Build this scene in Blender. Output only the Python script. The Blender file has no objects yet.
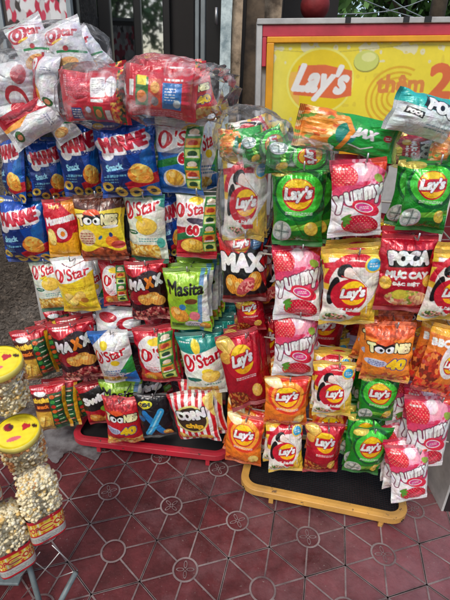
import bpy, math, random
import numpy as np
from mathutils import Vector, Matrix, noise
R = math.radians
random.seed(7)
scn = bpy.context.scene
COL = scn.collection

# ------------------------------------------------------------------ camera
H = 1.40; PITCH = R(24.55); ROLL = R(-1.91); F = 433.5
cam_d = bpy.data.cameras.new('camera'); cam = bpy.data.objects.new('camera', cam_d); COL.objects.link(cam)
cam.location = (0, 0, H)
cam_d.sensor_fit = 'VERTICAL'; cam_d.sensor_height = 24.0; cam_d.lens = 24.0*F/600.0
cam_d.clip_start = 0.02; cam_d.clip_end = 500
scn.camera = cam

def ray(px, py):
    dx, dy = px-225, 300-py
    c, s = math.cos(ROLL), math.sin(ROLL)
    x = (c*dx+s*dy)/F; y = (-s*dx+c*dy)/F
    return (x, math.cos(PITCH)+y*math.sin(PITCH), -math.sin(PITCH)+y*math.cos(PITCH))
cam.matrix_world = (Matrix.Translation((0, 0, H)) @ Matrix.Rotation(math.pi/2-PITCH, 4, 'X') @ Matrix.Rotation(-ROLL, 4, 'Z'))
def at(px, py, Y):
    r = ray(px, py); t = Y/r[1]
    return Vector((r[0]*t, Y, H+r[2]*t))
def gnd(px, py, z=0.0):
    r = ray(px, py); t = (z-H)/r[2]
    return Vector((r[0]*t, r[1]*t, z))
def mpp(px, py, Y):                       # metres per photo pixel across, at depth Y
    return (at(px+5, py, Y)-at(px-5, py, Y)).length/10

# ------------------------------------------------------------------ materials
def new_mat(name):
    m = bpy.data.materials.new(name); m.use_nodes = True
    nt = m.node_tree; b = nt.nodes['Principled BSDF']
    return m, nt, b
def N(nt, t, **kw):
    n = nt.nodes.new(t)
    for k, v in kw.items(): setattr(n, k, v)
    return n
def mat(name, col, rough=.5, metal=0, bump=0, bscale=60, var=0.0, vscale=8, col2=None, spec=.5, coat=0, detail=6):
    m, nt, b = new_mat(name)
    b.inputs['Roughness'].default_value = rough; b.inputs['Metallic'].default_value = metal
    b.inputs['Specular IOR Level'].default_value = spec; b.inputs['Coat Weight'].default_value = coat
    b.inputs['Base Color'].default_value = (*col, 1)
    tc = N(nt, 'ShaderNodeTexCoord')
    if var or col2:
        n = N(nt, 'ShaderNodeTexNoise'); n.inputs['Scale'].default_value = vscale; n.inputs['Detail'].default_value = detail; n.inputs['Roughness'].default_value = .65
        nt.links.new(tc.outputs['Object'], n.inputs['Vector'])
        r = N(nt, 'ShaderNodeValToRGB')
        c2 = col2 or tuple(c*(1-var) for c in col)
        r.color_ramp.elements[0].position = .38; r.color_ramp.elements[1].position = .62
        r.color_ramp.elements[0].color = (*c2, 1); r.color_ramp.elements[1].color = (*col, 1)
        nt.links.new(n.outputs['Fac'], r.inputs['Fac']); nt.links.new(r.outputs['Color'], b.inputs['Base Color'])
    if bump:
        n2 = N(nt, 'ShaderNodeTexNoise'); n2.inputs['Scale'].default_value = bscale; n2.inputs['Detail'].default_value = 4
        nt.links.new(tc.outputs['Object'], n2.inputs['Vector'])
        bp = N(nt, 'ShaderNodeBump'); bp.inputs['Strength'].default_value = bump; bp.inputs['Distance'].default_value = .004
        nt.links.new(n2.outputs['Fac'], bp.inputs['Height']); nt.links.new(bp.outputs['Normal'], b.inputs['Normal'])
    return m
def attr_mat(name, rough=.3, spec=.5, coat=.2, bump=.25, bscale=9, dirt=0.0, metal=0, rows=False, dscale=6):
    m, nt, b = new_mat(name)
    a = N(nt, 'ShaderNodeAttribute', attribute_name='Col')
    b.inputs['Roughness'].default_value = rough; b.inputs['Specular IOR Level'].default_value = spec
    b.inputs['Coat Weight'].default_value = coat; b.inputs['Coat Roughness'].default_value = .12; b.inputs['Metallic'].default_value = metal
    tc = N(nt, 'ShaderNodeTexCoord')
    if dirt:
        n = N(nt, 'ShaderNodeTexNoise'); n.inputs['Scale'].default_value = dscale; n.inputs['Detail'].default_value = 8; n.inputs['Roughness'].default_value = .7
        nt.links.new(tc.outputs['Object'], n.inputs['Vector'])
        mr = N(nt, 'ShaderNodeMapRange'); mr.inputs[1].default_value = .3; mr.inputs[2].default_value = .7; mr.inputs[3].default_value = 1-dirt; mr.inputs[4].default_value = 1
        nt.links.new(n.outputs['Fac'], mr.inputs[0])
        mx = N(nt, 'ShaderNodeMix', data_type='RGBA', blend_type='MULTIPLY'); mx.inputs[0].default_value = 1
        nt.links.new(a.outputs['Color'], mx.inputs[6]); nt.links.new(mr.outputs[0], mx.inputs[7])
        nt.links.new(mx.outputs[2], b.inputs['Base Color'])
    else: nt.links.new(a.outputs['Color'], b.inputs['Base Color'])
    n2 = N(nt, 'ShaderNodeTexNoise'); n2.inputs['Scale'].default_value = bscale; n2.inputs['Detail'].default_value = 3; n2.inputs['Distortion'].default_value = .8
    nt.links.new(tc.outputs['Object'], n2.inputs['Vector'])
    bp = N(nt, 'ShaderNodeBump'); bp.inputs['Strength'].default_value = bump; bp.inputs['Distance'].default_value = .02
    h = n2.outputs['Fac']
    if rows:
        w = N(nt, 'ShaderNodeTexWave', bands_direction='Z'); w.inputs['Scale'].default_value = 14
        nt.links.new(tc.outputs['Object'], w.inputs['Vector']); h = w.outputs['Fac']
    nt.links.new(h, bp.inputs['Height']); nt.links.new(bp.outputs['Normal'], b.inputs['Normal'])
    return m
def chipped(name, col, under, rough=.38):
    m, nt, b = new_mat(name); tc = N(nt, 'ShaderNodeTexCoord'); b.inputs['Coat Weight'].default_value = .15
    n = N(nt, 'ShaderNodeTexNoise'); n.inputs['Scale'].default_value = 34; n.inputs['Detail'].default_value = 10; n.inputs['Roughness'].default_value = .7; nt.links.new(tc.outputs['Object'], n.inputs['Vector'])
    n3 = N(nt, 'ShaderNodeTexNoise'); n3.inputs['Scale'].default_value = 7; n3.inputs['Detail'].default_value = 8; nt.links.new(tc.outputs['Object'], n3.inputs['Vector'])
    r1 = N(nt, 'ShaderNodeValToRGB'); r1.color_ramp.elements[0].position = .3; r1.color_ramp.elements[1].position = .7; r1.color_ramp.elements[0].color = (*[c*.5+.02 for c in col], 1); r1.color_ramp.elements[1].color = (*col, 1); nt.links.new(n3.outputs['Fac'], r1.inputs['Fac'])
    r2 = N(nt, 'ShaderNodeMapRange'); r2.inputs[1].default_value = .60; r2.inputs[2].default_value = .63; nt.links.new(n.outputs['Fac'], r2.inputs[0])
    mx = N(nt, 'ShaderNodeMix', data_type='RGBA'); mx.inputs[7].default_value = (*under, 1); nt.links.new(r2.outputs[0], mx.inputs[0]); nt.links.new(r1.outputs['Color'], mx.inputs[6]); nt.links.new(mx.outputs[2], b.inputs['Base Color'])
    rr = N(nt, 'ShaderNodeMapRange'); rr.inputs[3].default_value = rough; rr.inputs[4].default_value = .8; nt.links.new(r2.outputs[0], rr.inputs[0]); nt.links.new(rr.outputs[0], b.inputs['Roughness'])
    bp = N(nt, 'ShaderNodeBump'); bp.inputs['Strength'].default_value = .35; bp.inputs['Distance'].default_value = -.001; nt.links.new(n.outputs['Fac'], bp.inputs['Height']); nt.links.new(bp.outputs['Normal'], b.inputs['Normal'])
    return m
def film_mat(name, lo=.06, hi=.55, scale=9, tint=(.93, .95, .97)):
    m, nt, b = new_mat(name)
    out = nt.nodes['Material Output']
    b.inputs['Base Color'].default_value = (*tint, 1); b.inputs['Roughness'].default_value = .3; b.inputs['Specular IOR Level'].default_value = .5
    tr = N(nt, 'ShaderNodeBsdfTransparent'); tr.inputs[0].default_value = (.97, .98, .99, 1)
    mx = N(nt, 'ShaderNodeMixShader')
    tc = N(nt, 'ShaderNodeTexCoord')
    n = N(nt, 'ShaderNodeTexNoise'); n.inputs['Scale'].default_value = scale; n.inputs['Detail'].default_value = 5; n.inputs['Distortion'].default_value = 1.6
    nt.links.new(tc.outputs['Object'], n.inputs['Vector'])
    mr = N(nt, 'ShaderNodeMapRange'); mr.inputs[1].default_value = .54; mr.inputs[2].default_value = .74; mr.inputs[3].default_value = lo; mr.inputs[4].default_value = hi
    nt.links.new(n.outputs['Fac'], mr.inputs[0])
    lw = N(nt, 'ShaderNodeLayerWeight'); lw.inputs['Blend'].default_value = .25
    ad = N(nt, 'ShaderNodeMath', operation='MULTIPLY_ADD', use_clamp=True); ad.inputs[1].default_value = .15
    nt.links.new(lw.outputs['Facing'], ad.inputs[0]); nt.links.new(mr.outputs[0], ad.inputs[2])
    n2 = N(nt, 'ShaderNodeTexNoise'); n2.inputs['Scale'].default_value = scale*2.2; n2.inputs['Detail'].default_value = 4; n2.inputs['Distortion'].default_value = 1.2
    nt.links.new(tc.outputs['Object'], n2.inputs['Vector'])
    bp = N(nt, 'ShaderNodeBump'); bp.inputs['Strength'].default_value = .6; bp.inputs['Distance'].default_value = .015
    nt.links.new(n2.outputs['Fac'], bp.inputs['Height'])
    nt.links.new(ad.outputs[0], mx.inputs[0]); nt.links.new(tr.outputs[0], mx.inputs[1]); nt.links.new(b.outputs[0], mx.inputs[2])
    gl = N(nt, 'ShaderNodeBsdfGlossy'); gl.inputs['Roughness'].default_value = .14; nt.links.new(bp.outputs['Normal'], gl.inputs['Normal'])
    lf = N(nt, 'ShaderNodeLayerWeight'); lf.inputs['Blend'].default_value = .10
    m2 = N(nt, 'ShaderNodeMixShader'); nt.links.new(lf.outputs['Fresnel'], m2.inputs[0]); nt.links.new(mx.outputs[0], m2.inputs[1]); nt.links.new(gl.outputs[0], m2.inputs[2])
    nt.links.new(m2.outputs[0], out.inputs['Surface'])
    return m

M = {}
M['bag'] = attr_mat('printed_bag_film', rough=.3, coat=.5, bump=.3, bscale=6, metal=.08)
M['foil'] = attr_mat('shiny_foil_film', rough=.24, coat=.6, bump=.32, bscale=5, metal=.35)
M['seal'] = attr_mat('crimped_seal_film', rough=.35, coat=.2, bump=.5, rows=True)
M['film'] = film_mat('clear_wrap_film', lo=.02, hi=.5, scale=13)
M['tubfilm'] = film_mat('clear_tub_plastic', lo=.01, hi=.08, scale=5)
M['red'] = chipped('red_enamel', (.55, .014, .035), (.07, .03, .025))
M['yellow'] = chipped('yellow_enamel', (.72, .38, .08), (.16, .09, .04))
M['blackmetal'] = mat('black_metal', (.015, .013, .014), .5, var=.4)
M['wire'] = mat('rack_wire', (.16, .15, .15), .4, metal=.6)
M['whitewire'] = mat('cream_wire', (.55, .5, .42), .4)
M['steel'] = mat('steel_wire', (.5, .5, .5), .35, metal=.8)
M['bluegrey'] = mat('blue_grey_paint', (.16, .2, .205), .45, var=.4, vscale=20)
M['frame_dark'] = mat('dark_door_frame', (.012, .012, .013), .35)
M['frame_alu'] = mat('blue_grey_aluminium', (.32, .37, .40), .35, metal=.3, var=.2)
M['interior'] = mat('dark_interior', (.012, .010, .010), .8, var=.5, vscale=3)
M['concrete'] = attr_mat('speckled_concrete', rough=.9, spec=.2, coat=0, bump=.9, bscale=45)
def wall_mat(m):
    nt = m.node_tree; b = nt.nodes['Principled BSDF']; tc = N(nt, 'ShaderNodeTexCoord'); cur = None
    for sc, lo, hi, c0, c1 in ((6, .35, .65, (.09, .078, .066), (.2, .18, .16)), (55, .52, .66, (1, 1, 1), (2.1, 2.0, 1.9)), (130, .35, .5, (.45, .42, .4), (1, 1, 1)), (2.2, .4, .55, (.5, .47, .44), (1, 1, 1))):
        n = N(nt, 'ShaderNodeTexNoise'); n.inputs['Scale'].default_value = sc; n.inputs['Detail'].default_value = 8; n.inputs['Roughness'].default_value = .7; nt.links.new(tc.outputs['Object'], n.inputs['Vector'])
        mr = N(nt, 'ShaderNodeMapRange'); mr.inputs[1].default_value = lo; mr.inputs[2].default_value = hi; nt.links.new(n.outputs['Fac'], mr.inputs[0])
        mx = N(nt, 'ShaderNodeMix', data_type='RGBA'); mx.inputs[6].default_value = (*c0, 1); mx.inputs[7].default_value = (*c1, 1); nt.links.new(mr.outputs[0], mx.inputs[0]); o = mx.outputs[2]
        if cur:
            mm = N(nt, 'ShaderNodeMix', data_type='RGBA', blend_type='MULTIPLY'); mm.inputs[0].default_value = 1; nt.links.new(cur, mm.inputs[6]); nt.links.new(o, mm.inputs[7]); o = mm.outputs[2]
        cur = o
    nt.links.new(cur, b.inputs['Base Color'])
wall_mat(M['concrete'])
M['marble'] = mat('grey_plaster', (.52, .50, .46), .6, bump=.3, bscale=20, col2=(.2, .19, .17), vscale=7, detail=10)
M['cement'] = mat('spilt_cement', (.21, .2, .2), .8, bump=.7, bscale=30, col2=(.06, .045, .045), vscale=11, detail=10)
M['ground'] = mat('street_ground', (.12, .115, .11), .85, bump=.4, bscale=30, var=.4)
M['bluewood'] = mat('weathered_blue_paint', (.58, .68, .68), .7, bump=.5, bscale=40, col2=(.20, .27, .29), vscale=22, detail=9)
M['rawwood'] = mat('raw_old_wood', (.46, .35, .24), .8, bump=.7, bscale=40, col2=(.10, .07, .045), vscale=16, detail=10)
M['darkwood'] = mat('dark_old_wood', (.12, .085, .055), .85, bump=.7, bscale=35, col2=(.035, .025, .018), vscale=12, detail=10)
M['white_paint'] = mat('dirty_white_paint', (.52, .52, .51), .55, var=.35, vscale=7, bump=.1)
M['signred'] = mat('faded_red_paint', (.55, .045, .075), .5, var=.3, vscale=6, bump=.1)
M['signyellow'] = mat('yellow_frame_paint', (.80, .36, .015), .4, var=.2, vscale=10)
M['print'] = attr_mat('faded_sign_print', rough=.45, coat=.1, bump=.05, bscale=12, dirt=.22)
def tile_mat():
    m = attr_mat('red_cement_tile', rough=.42, spec=.45, coat=0, bump=.12, bscale=90, dirt=.6, dscale=14); nt = m.node_tree; b = nt.nodes['Principled BSDF']
    src = b.inputs['Base Color'].links[0].from_socket; tc = N(nt, 'ShaderNodeTexCoord')
    n = N(nt, 'ShaderNodeTexNoise'); n.inputs['Scale'].default_value = 5; n.inputs['Detail'].default_value = 12; n.inputs['Roughness'].default_value = .72; nt.links.new(tc.outputs['Object'], n.inputs['Vector'])
    sx = N(nt, 'ShaderNodeSeparateXYZ'); nt.links.new(tc.outputs['Object'], sx.inputs[0])
    g = N(nt, 'ShaderNodeMath', operation='MULTIPLY_ADD'); g.inputs[1].default_value = .22; g.inputs[2].default_value = -.02; nt.links.new(sx.outputs[0], g.inputs[0])
    a = N(nt, 'ShaderNodeMath', operation='ADD'); nt.links.new(n.outputs['Fac'], a.inputs[0]); nt.links.new(g.outputs[0], a.inputs[1])
    mr = N(nt, 'ShaderNodeMapRange'); mr.inputs[1].default_value = .42; mr.inputs[2].default_value = .8; mr.inputs[3].default_value = 0; mr.inputs[4].default_value = .6; nt.links.new(a.outputs[0], mr.inputs[0])
    mx = N(nt, 'ShaderNodeMix', data_type='RGBA'); mx.inputs[7].default_value = (.29, .155, .165, 1); nt.links.new(mr.outputs[0], mx.inputs[0]); nt.links.new(src, mx.inputs[6]); nt.links.new(mx.outputs[2], b.inputs['Base Color'])
    v = N(nt, 'ShaderNodeTexNoise'); v.inputs['Scale'].default_value = 120; v.inputs['Detail'].default_value = 3; nt.links.new(tc.outputs['Object'], v.inputs['Vector'])
    m3 = N(nt, 'ShaderNodeMapRange'); m3.inputs[1].default_value = .68; m3.inputs[2].default_value = .72; m3.inputs[4].default_value = .6; nt.links.new(v.outputs['Fac'], m3.inputs[0])
    m4 = N(nt, 'ShaderNodeMix', data_type='RGBA'); m4.inputs[7].default_value = (.3, .25, .22, 1); nt.links.new(m3.outputs[0], m4.inputs[0]); nt.links.new(mx.outputs[2], m4.inputs[6]); nt.links.new(m4.outputs[2], b.inputs['Base Color'])
    return m
M['tile'] = tile_mat()
M['grout'] = mat('grey_joint', (.28, .22, .21), .8, bump=.4, bscale=80, col2=(.11, .07, .07), vscale=7, detail=10)
M['joint'] = mat('dark_joint', (.035, .025, .025), .9)
M['leaf'] = attr_mat('leaf_green', rough=.5, coat=0, bump=0)
M['bark'] = mat('bark', (.10, .075, .05), .9, bump=.8, bscale=30, var=.5)
M['popcorn'] = attr_mat('popcorn', rough=.8, spec=.2, coat=0, bump=.3, bscale=60)
M['plastic_print'] = attr_mat('printed_plastic', rough=.3, coat=.3, bump=.05)
def glass_mat():
    m, nt, b = new_mat('dark_door_glass')
    b.inputs['Base Color'].default_value = (.012, .014, .016, 1); b.inputs['Roughness'].default_value = .03
    b.inputs['Specular IOR Level'].default_value = 1.0; b.inputs['IOR'].default_value = 3.0
    return m
M['glass'] = glass_mat()

# ------------------------------------------------------------------ mesh helpers
def link(name, me, parent=None, loc=None):
    o = bpy.data.objects.new(name, me); COL.objects.link(o)
    if parent: o.parent = parent
    if loc is not None: o.location = loc
    return o
def mesh_np(name, verts, quads, material, colors=None, smooth=True, tris=None):
    me = bpy.data.meshes.new(name)
    verts = np.asarray(verts, dtype=np.float32)
    loops = []; sizes = []
    if quads is not None and len(quads): q = np.asarray(quads, dtype=np.int32); loops.append(q.ravel()); sizes.append(np.full(len(q), 4))
    if tris is not None and len(tris): t = np.asarray(tris, dtype=np.int32); loops.append(t.ravel()); sizes.append(np.full(len(t), 3))
    loops = np.concatenate(loops); sizes = np.concatenate(sizes)
    me.vertices.add(len(verts)); me.vertices.foreach_set('co', verts.ravel())
    me.loops.add(len(loops)); me.loops.foreach_set('vertex_index', loops.astype(np.int32))
    me.polygons.add(len(sizes)); st = np.concatenate([[0], np.cumsum(sizes)[:-1]])
    me.polygons.foreach_set('loop_start', st.astype(np.int32))
    if smooth: me.polygons.foreach_set('use_smooth', np.ones(len(sizes), dtype=bool))
    me.update(calc_edges=True)
    if colors is not None:
        a = me.color_attributes.new('Col', 'FLOAT_COLOR', 'POINT')
        c = np.ones((len(verts), 4), dtype=np.float32); c[:, :3] = colors
        a.data.foreach_set('color', c.ravel())
    me.materials.append(material)
    return me
class MB:
    def __init__(s): s.v = []; s.f = []; s.c = []
    def add(s, vs, fs, col=None):
        o = len(s.v); s.v += [tuple(v) for v in vs]; s.f += [tuple(i+o for i in f) for f in fs]
        s.c += [col or (1, 1, 1)]*len(vs)
    def box(s, x0, x1, y0, y1, z0, z1, mtx=None, col=None):
        vs = [Vector(p) for p in ((x0, y0, z0), (x1, y0, z0), (x1, y1, z0), (x0, y1, z0), (x0, y0, z1), (x1, y0, z1), (x1, y1, z1), (x0, y1, z1))]
        if mtx: vs = [mtx@v for v in vs]
        s.add(vs, [(0, 3, 2, 1), (4, 5, 6, 7), (0, 1, 5, 4), (1, 2, 6, 5), (2, 3, 7, 6), (3, 0, 4, 7)], col)
    def tube(s, pts, r, n=8, closed=False, col=None):
        pts = [Vector(p) for p in pts]; k = len(pts); rings = []
        rr = r if isinstance(r, (list, tuple)) else [r]*k
        up = Vector((0, 0, 1)); prev = None
        for i, p in enumerate(pts):
            a = pts[(i-1) % k] if (closed or i > 0) else p; b = pts[(i+1) % k] if (closed or i < k-1) else p
            t = (b-a).normalized()
            if prev is None:
                e = t.cross(up) if abs(t.dot(up)) < .95 else t.cross(Vector((1, 0, 0)))
            else: e = prev-t*prev.dot(t)
            e.normalize(); prev = e; g = t.cross(e)
            rings.append([p+(e*math.cos(2*math.pi*j/n)+g*math.sin(2*math.pi*j/n))*rr[i] for j in range(n)])
        vs = [v for rg in rings for v in rg]; fs = []
        for i in range(k if closed else k-1):
            for j in range(n):
                a = i*n+j; b = i*n+(j+1) % n; i2 = (i+1) % k
                fs.append((a, b, i2*n+(j+1) % n, i2*n+j))
        if not closed: fs.append(tuple(range(n))[::-1]); fs.append(tuple((k-1)*n+j for j in range(n)))
        s.add(vs, fs, col)
    def sweep(s, pts, prof, closed=True):      # prof: (out, up) polygon, path in XY
        pts = [Vector(p) for p in pts]; k = len(pts); m = len(prof); vs = []
        for i, p in enumerate(pts):
            t = (pts[(i+1) % k]-pts[(i-1) % k]).normalized(); o = Vector((t.y, -t.x, 0))
            vs += [p+o*a+Vector((0, 0, b)) for a, b in prof]
        fs = []
        for i in range(k):
            for j in range(m):
                i2 = (i+1) % k; j2 = (j+1) % m
                fs.append((i*m+j, i2*m+j, i2*m+j2, i*m+j2))
        s.add(vs, fs)
    def lathe(s, prof, n=32, mtx=None, col=None):
        vs = []; k = len(prof)
        for r, z in prof:
            for j in range(n):
                a = 2*math.pi*j/n; v = Vector((r*math.cos(a), r*math.sin(a), z)); vs.append(mtx@v if mtx else v)
        fs = [(i*n+j, i*n+(j+1) % n, (i+1)*n+(j+1) % n, (i+1)*n+j) for i in range(k-1) for j in range(n)]
        s.add(vs, fs, col)
    def build(s, name, material, parent=None, smooth=False, colored=False, bevel=0):
        me = bpy.data.meshes.new(name); me.from_pydata(s.v, [], s.f); me.update()
        if colored:
            a = me.color_attributes.new('Col', 'FLOAT_COLOR', 'POINT')
            c = np.ones((len(s.v), 4), dtype=np.float32); c[:, :3] = s.c; a.data.foreach_set('color', c.ravel())
        me.materials.append(material)
        if smooth: me.polygons.foreach_set('use_smooth', np.ones(len(me.polygons), dtype=bool))
        o = link(name, me, parent)
        if bevel:
            b = o.modifiers.new('bevel', 'BEVEL'); b.width = bevel; b.segments = 2; b.limit_method = 'ANGLE'
        return o
def thing(name, label, cat, loc=(0, 0, 0), group=None):
    o = bpy.data.objects.new(name, None); COL.objects.link(o); o.location = loc; o.empty_display_size = .05
    return tag(o, label, cat, group)
def tag(o, label, cat, group=None):
    o['label'] = label; o['category'] = cat
    if group: o['group'] = group
    return o
def struct(o, label=None, cat=None):
    o['kind'] = 'structure'
    if label: o['label'] = label
    if cat: o['category'] = cat
    return o

# ------------------------------------------------------------------ artwork drawn as vertex colours
def S(r, g, b):   # sRGB 0-255 -> linear
    f = lambda c: (c/255/12.92) if c/255 <= .04045 else ((c/255+.055)/1.055)**2.4
    return (f(r), f(g), f(b))
WHITE = S(238, 238, 236); BLACK = S(16, 15, 17)
_tc = {}
def text_tris(s):
    if s in _tc: return _tc[s]
    cu = bpy.data.curves.new('t', 'FONT'); cu.body = s; cu.resolution_u = 3
    o = bpy.data.objects.new('t', cu); COL.objects.link(o); bpy.context.view_layer.update()
    dg = bpy.context.evaluated_depsgraph_get(); me = o.evaluated_get(dg).to_mesh()
    me.calc_loop_triangles()
    v = np.array([p.co[:2] for p in me.vertices]); t = np.array([l.vertices[:] for l in me.loop_triangles])
    v = v.astype(float); T = v[t]
    mn = v.min(0); mx = v.max(0); T = (T-mn)/(mx-mn); T[:, :, 1] = 1-T[:, :, 1]; asp = (mx[1]-mn[1])/(mx[0]-mn[0])
    o.evaluated_get(dg).to_mesh_clear(); bpy.data.objects.remove(o); bpy.data.curves.remove(cu)
    _tc[s] = (T, asp); return _tc[s]
class Canvas:
    def __init__(s, w, ar, col, ss=3):
        s.gw = w; s.gh = int(round(w*ar)); s.ss = ss; s.W = w*ss; s.Hh = s.gh*ss; s.ar = ar
        s.a = np.empty((s.Hh, s.W, 3)); s.a[:] = col
        s.X, s.Y = np.meshgrid((np.arange(s.W)+.5)/s.W, (np.arange(s.Hh)+.5)/s.W)
        s.rng = np.random.RandomState(hash_str(str(col)+str(ar)) % 100000)
    def put(s, m, col, al=1.0):
        m = (m*al)[..., None] if m.dtype != bool else (m[..., None]*al)
        s.a = s.a*(1-m)+np.asarray(col)*m
    def ell(s, cx, cy, rx, ry, col, rot=0, al=1):
        c, n = math.cos(R(rot)), math.sin(R(rot)); dx = s.X-cx; dy = s.Y-cy
        s.put(((dx*c+dy*n)/rx)**2+((-dx*n+dy*c)/ry)**2 < 1, col, al)
    def ring(s, cx, cy, rx, ry, w, col, a0=-999, a1=999):
        d = np.sqrt(((s.X-cx)/rx)**2+((s.Y-cy)/ry)**2); m = np.abs(d-1) < w/rx
        if a0 > -999:
            an = np.degrees(np.arctan2(s.Y-cy, s.X-cx)) % 360; m &= (an > a0) & (an < a1)
        s.put(m, col)
    def rect(s, x0, y0, x1, y1, col, al=1): s.put((s.X > x0) & (s.X < x1) & (s.Y > y0) & (s.Y < y1), col, al)
    def poly(s, pts, col, al=1):
        m = np.zeros(s.X.shape, bool); n = len(pts)
        for i in range(n):
            (x0, y0), (x1, y1) = pts[i], pts[(i+1) % n]
            if y0 == y1: continue
            c = ((s.Y >= min(y0, y1)) & (s.Y < max(y0, y1)) & (s.X < x0+(s.Y-y0)*(x1-x0)/(y1-y0))); m ^= c
        s.put(m, col, al)
    def line(s, pts, w, col, al=1):
        m = np.zeros(s.X.shape, bool)
        for (x0, y0), (x1, y1) in zip(pts[:-1], pts[1:]):
            dx, dy = x1-x0, y1-y0; L = dx*dx+dy*dy+1e-9
            t = np.clip(((s.X-x0)*dx+(s.Y-y0)*dy)/L, 0, 1)
            m |= (s.X-x0-t*dx)**2+(s.Y-y0-t*dy)**2 < (w/2)**2
        s.put(m, col, al)
    def grad(s, y0, y1, col):
        s.put(np.clip((s.Y-y0)/(y1-y0), 0, 1), col)
    def mottle(s, mask, cols, cell=.03, seed=1):
        g = np.random.RandomState(seed); H2 = int(s.ar/cell)+2; W2 = int(1/cell)+2
        idx = g.randint(0, len(cols), (H2, W2)); jx = g.rand(H2, W2)*.8; 
        yy = ((s.Y+.012*np.sin(s.X*60+seed))/cell).astype(int) % H2; xx = ((s.X+.012*np.sin(s.Y*50+seed*2))/cell+jx[yy, 0]).astype(int) % W2
        C = np.array(cols)[idx[yy, xx]]
        m = mask[..., None]; s.a = np.where(m, C, s.a)
    def tmask(s, txt, cx, cy, w, h=None, rot=0, shear=0, arc=0, taper=0):
        T, asp = text_tris(txt); h = h or w*asp
        P = T-.5; P = P.copy(); x = P[..., 0]*w; y = P[..., 1]*h*(1+taper*P[..., 0]*2)
        x = x-y*shear; y = y+arc*(P[..., 0]*2)**2*h
        c, n = math.cos(R(rot)), math.sin(R(rot))
        X = (cx+x*c+y*n)*s.W; Y = (cy-x*n+y*c)*s.W
        m = np.zeros((s.Hh, s.W), bool)
        for i in range(len(X)):
            xs, ys = X[i], Y[i]; x0 = max(int(xs.min()), 0); x1 = min(int(xs.max())+2, s.W); y0 = max(int(ys.min()), 0); y1 = min(int(ys.max())+2, s.Hh)
            if x0 >= x1 or y0 >= y1: continue
            gx = np.arange(x0, x1)[None, :]+.5; gy = np.arange(y0, y1)[:, None]+.5
            d = (ys[1]-ys[2])*(xs[0]-xs[2])+(xs[2]-xs[1])*(ys[0]-ys[2])
            if abs(d) < 1e-9: continue
            a = ((ys[1]-ys[2])*(gx-xs[2])+(xs[2]-xs[1])*(gy-ys[2]))/d; b = ((ys[2]-ys[0])*(gx-xs[2])+(xs[0]-xs[2])*(gy-ys[2]))/d
            m[y0:y1, x0:x1] |= (a >= -1e-3) & (b >= -1e-3) & (a+b <= 1.001)
        return m
    def dil(s, m, r):
        r = r*s.W; k = int(math.ceil(r)); 
        if k < 1: return m
        ys, xs = np.where(m)
        if len(ys) == 0: return m
        o = m.copy(); y0 = max(ys.min()-k, 0); y1 = min(ys.max()+k+1, s.Hh); x0 = max(xs.min()-k, 0); x1 = min(xs.max()+k+1, s.W)
        sub = np.pad(m[y0:y1, x0:x1], k); acc = np.zeros((y1-y0, x1-x0), bool)
        for dy in range(-k, k+1):
            hw = r*r-dy*dy
            if hw < 0: continue
            hw = int(math.sqrt(hw))
            cs = np.cumsum(np.pad(sub[k+dy:k+dy+(y1-y0)], ((0, 0), (1, 0))), axis=1)
            L = x1-x0; a = np.arange(L)+k
            acc |= (cs[:, a+hw+1]-cs[:, a-hw]) > 0
        o[y0:y1, x0:x1] |= acc; return o
    def text(s, txt, cx, cy, w, h=None, col=WHITE, bold=.008, out=(), **k):
        m = s.tmask(txt, cx, cy, w, h, **k); b = s.dil(m, bold) if bold else m
        for r, c in out: s.put(s.dil(m, bold+r), c)
        s.put(b, col)
    def small(s, x0, y0, x1, n, col, w=.012, gap=.03):      # lines of tiny print
        g = np.random.RandomState(int(x0*1000+y0*77))
        for i in range(n):
            x = x0
            while x < x1:
                L = g.uniform(.02, .07); s.rect(x, y0+i*gap, min(x+L, x1), y0+i*gap+w, col, .85); x += L+.014
    def chip(s, cx, cy, rx, ry, rot=0, base=S(240, 190, 70), ridge=S(200, 130, 30), lines=5):
        s.ell(cx+.01, cy+.012, rx, ry, S(120, 70, 20), rot, .6); s.ell(cx, cy, rx, ry, base, rot)
        c, n = math.cos(R(rot)), math.sin(R(rot)); dx = s.X-cx; dy = s.Y-cy; a = (dx*c+dy*n)/rx; b = (-dx*n+dy*c)/ry
        ins = a*a+b*b < .9; q = a*a+b*b
        s.a = np.where((q < 1)[..., None], s.a*(1+.1*np.sin(dx*70+cy*40)*np.sin(dy*60+cx*30)+.08*np.sin(dx*160+dy*110)-.22*np.clip(q-.55, 0, 1))[..., None], s.a)
        if lines: s.put(ins & (np.sin(a*lines*3.1+b*1.2) > .55), ridge, .6)
        s.put(ins & ((a+.3)**2+(b+.35)**2 < .15), S(255, 228, 140), .6)
    def fin(s):
        return s.a.reshape(s.gh, s.ss, s.gw, s.ss, 3).mean((1, 3))
def hash_str(t):
    h = 7
    for ch in t: h = (h*31+ord(ch)) & 0xffffffff
    return h

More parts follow.
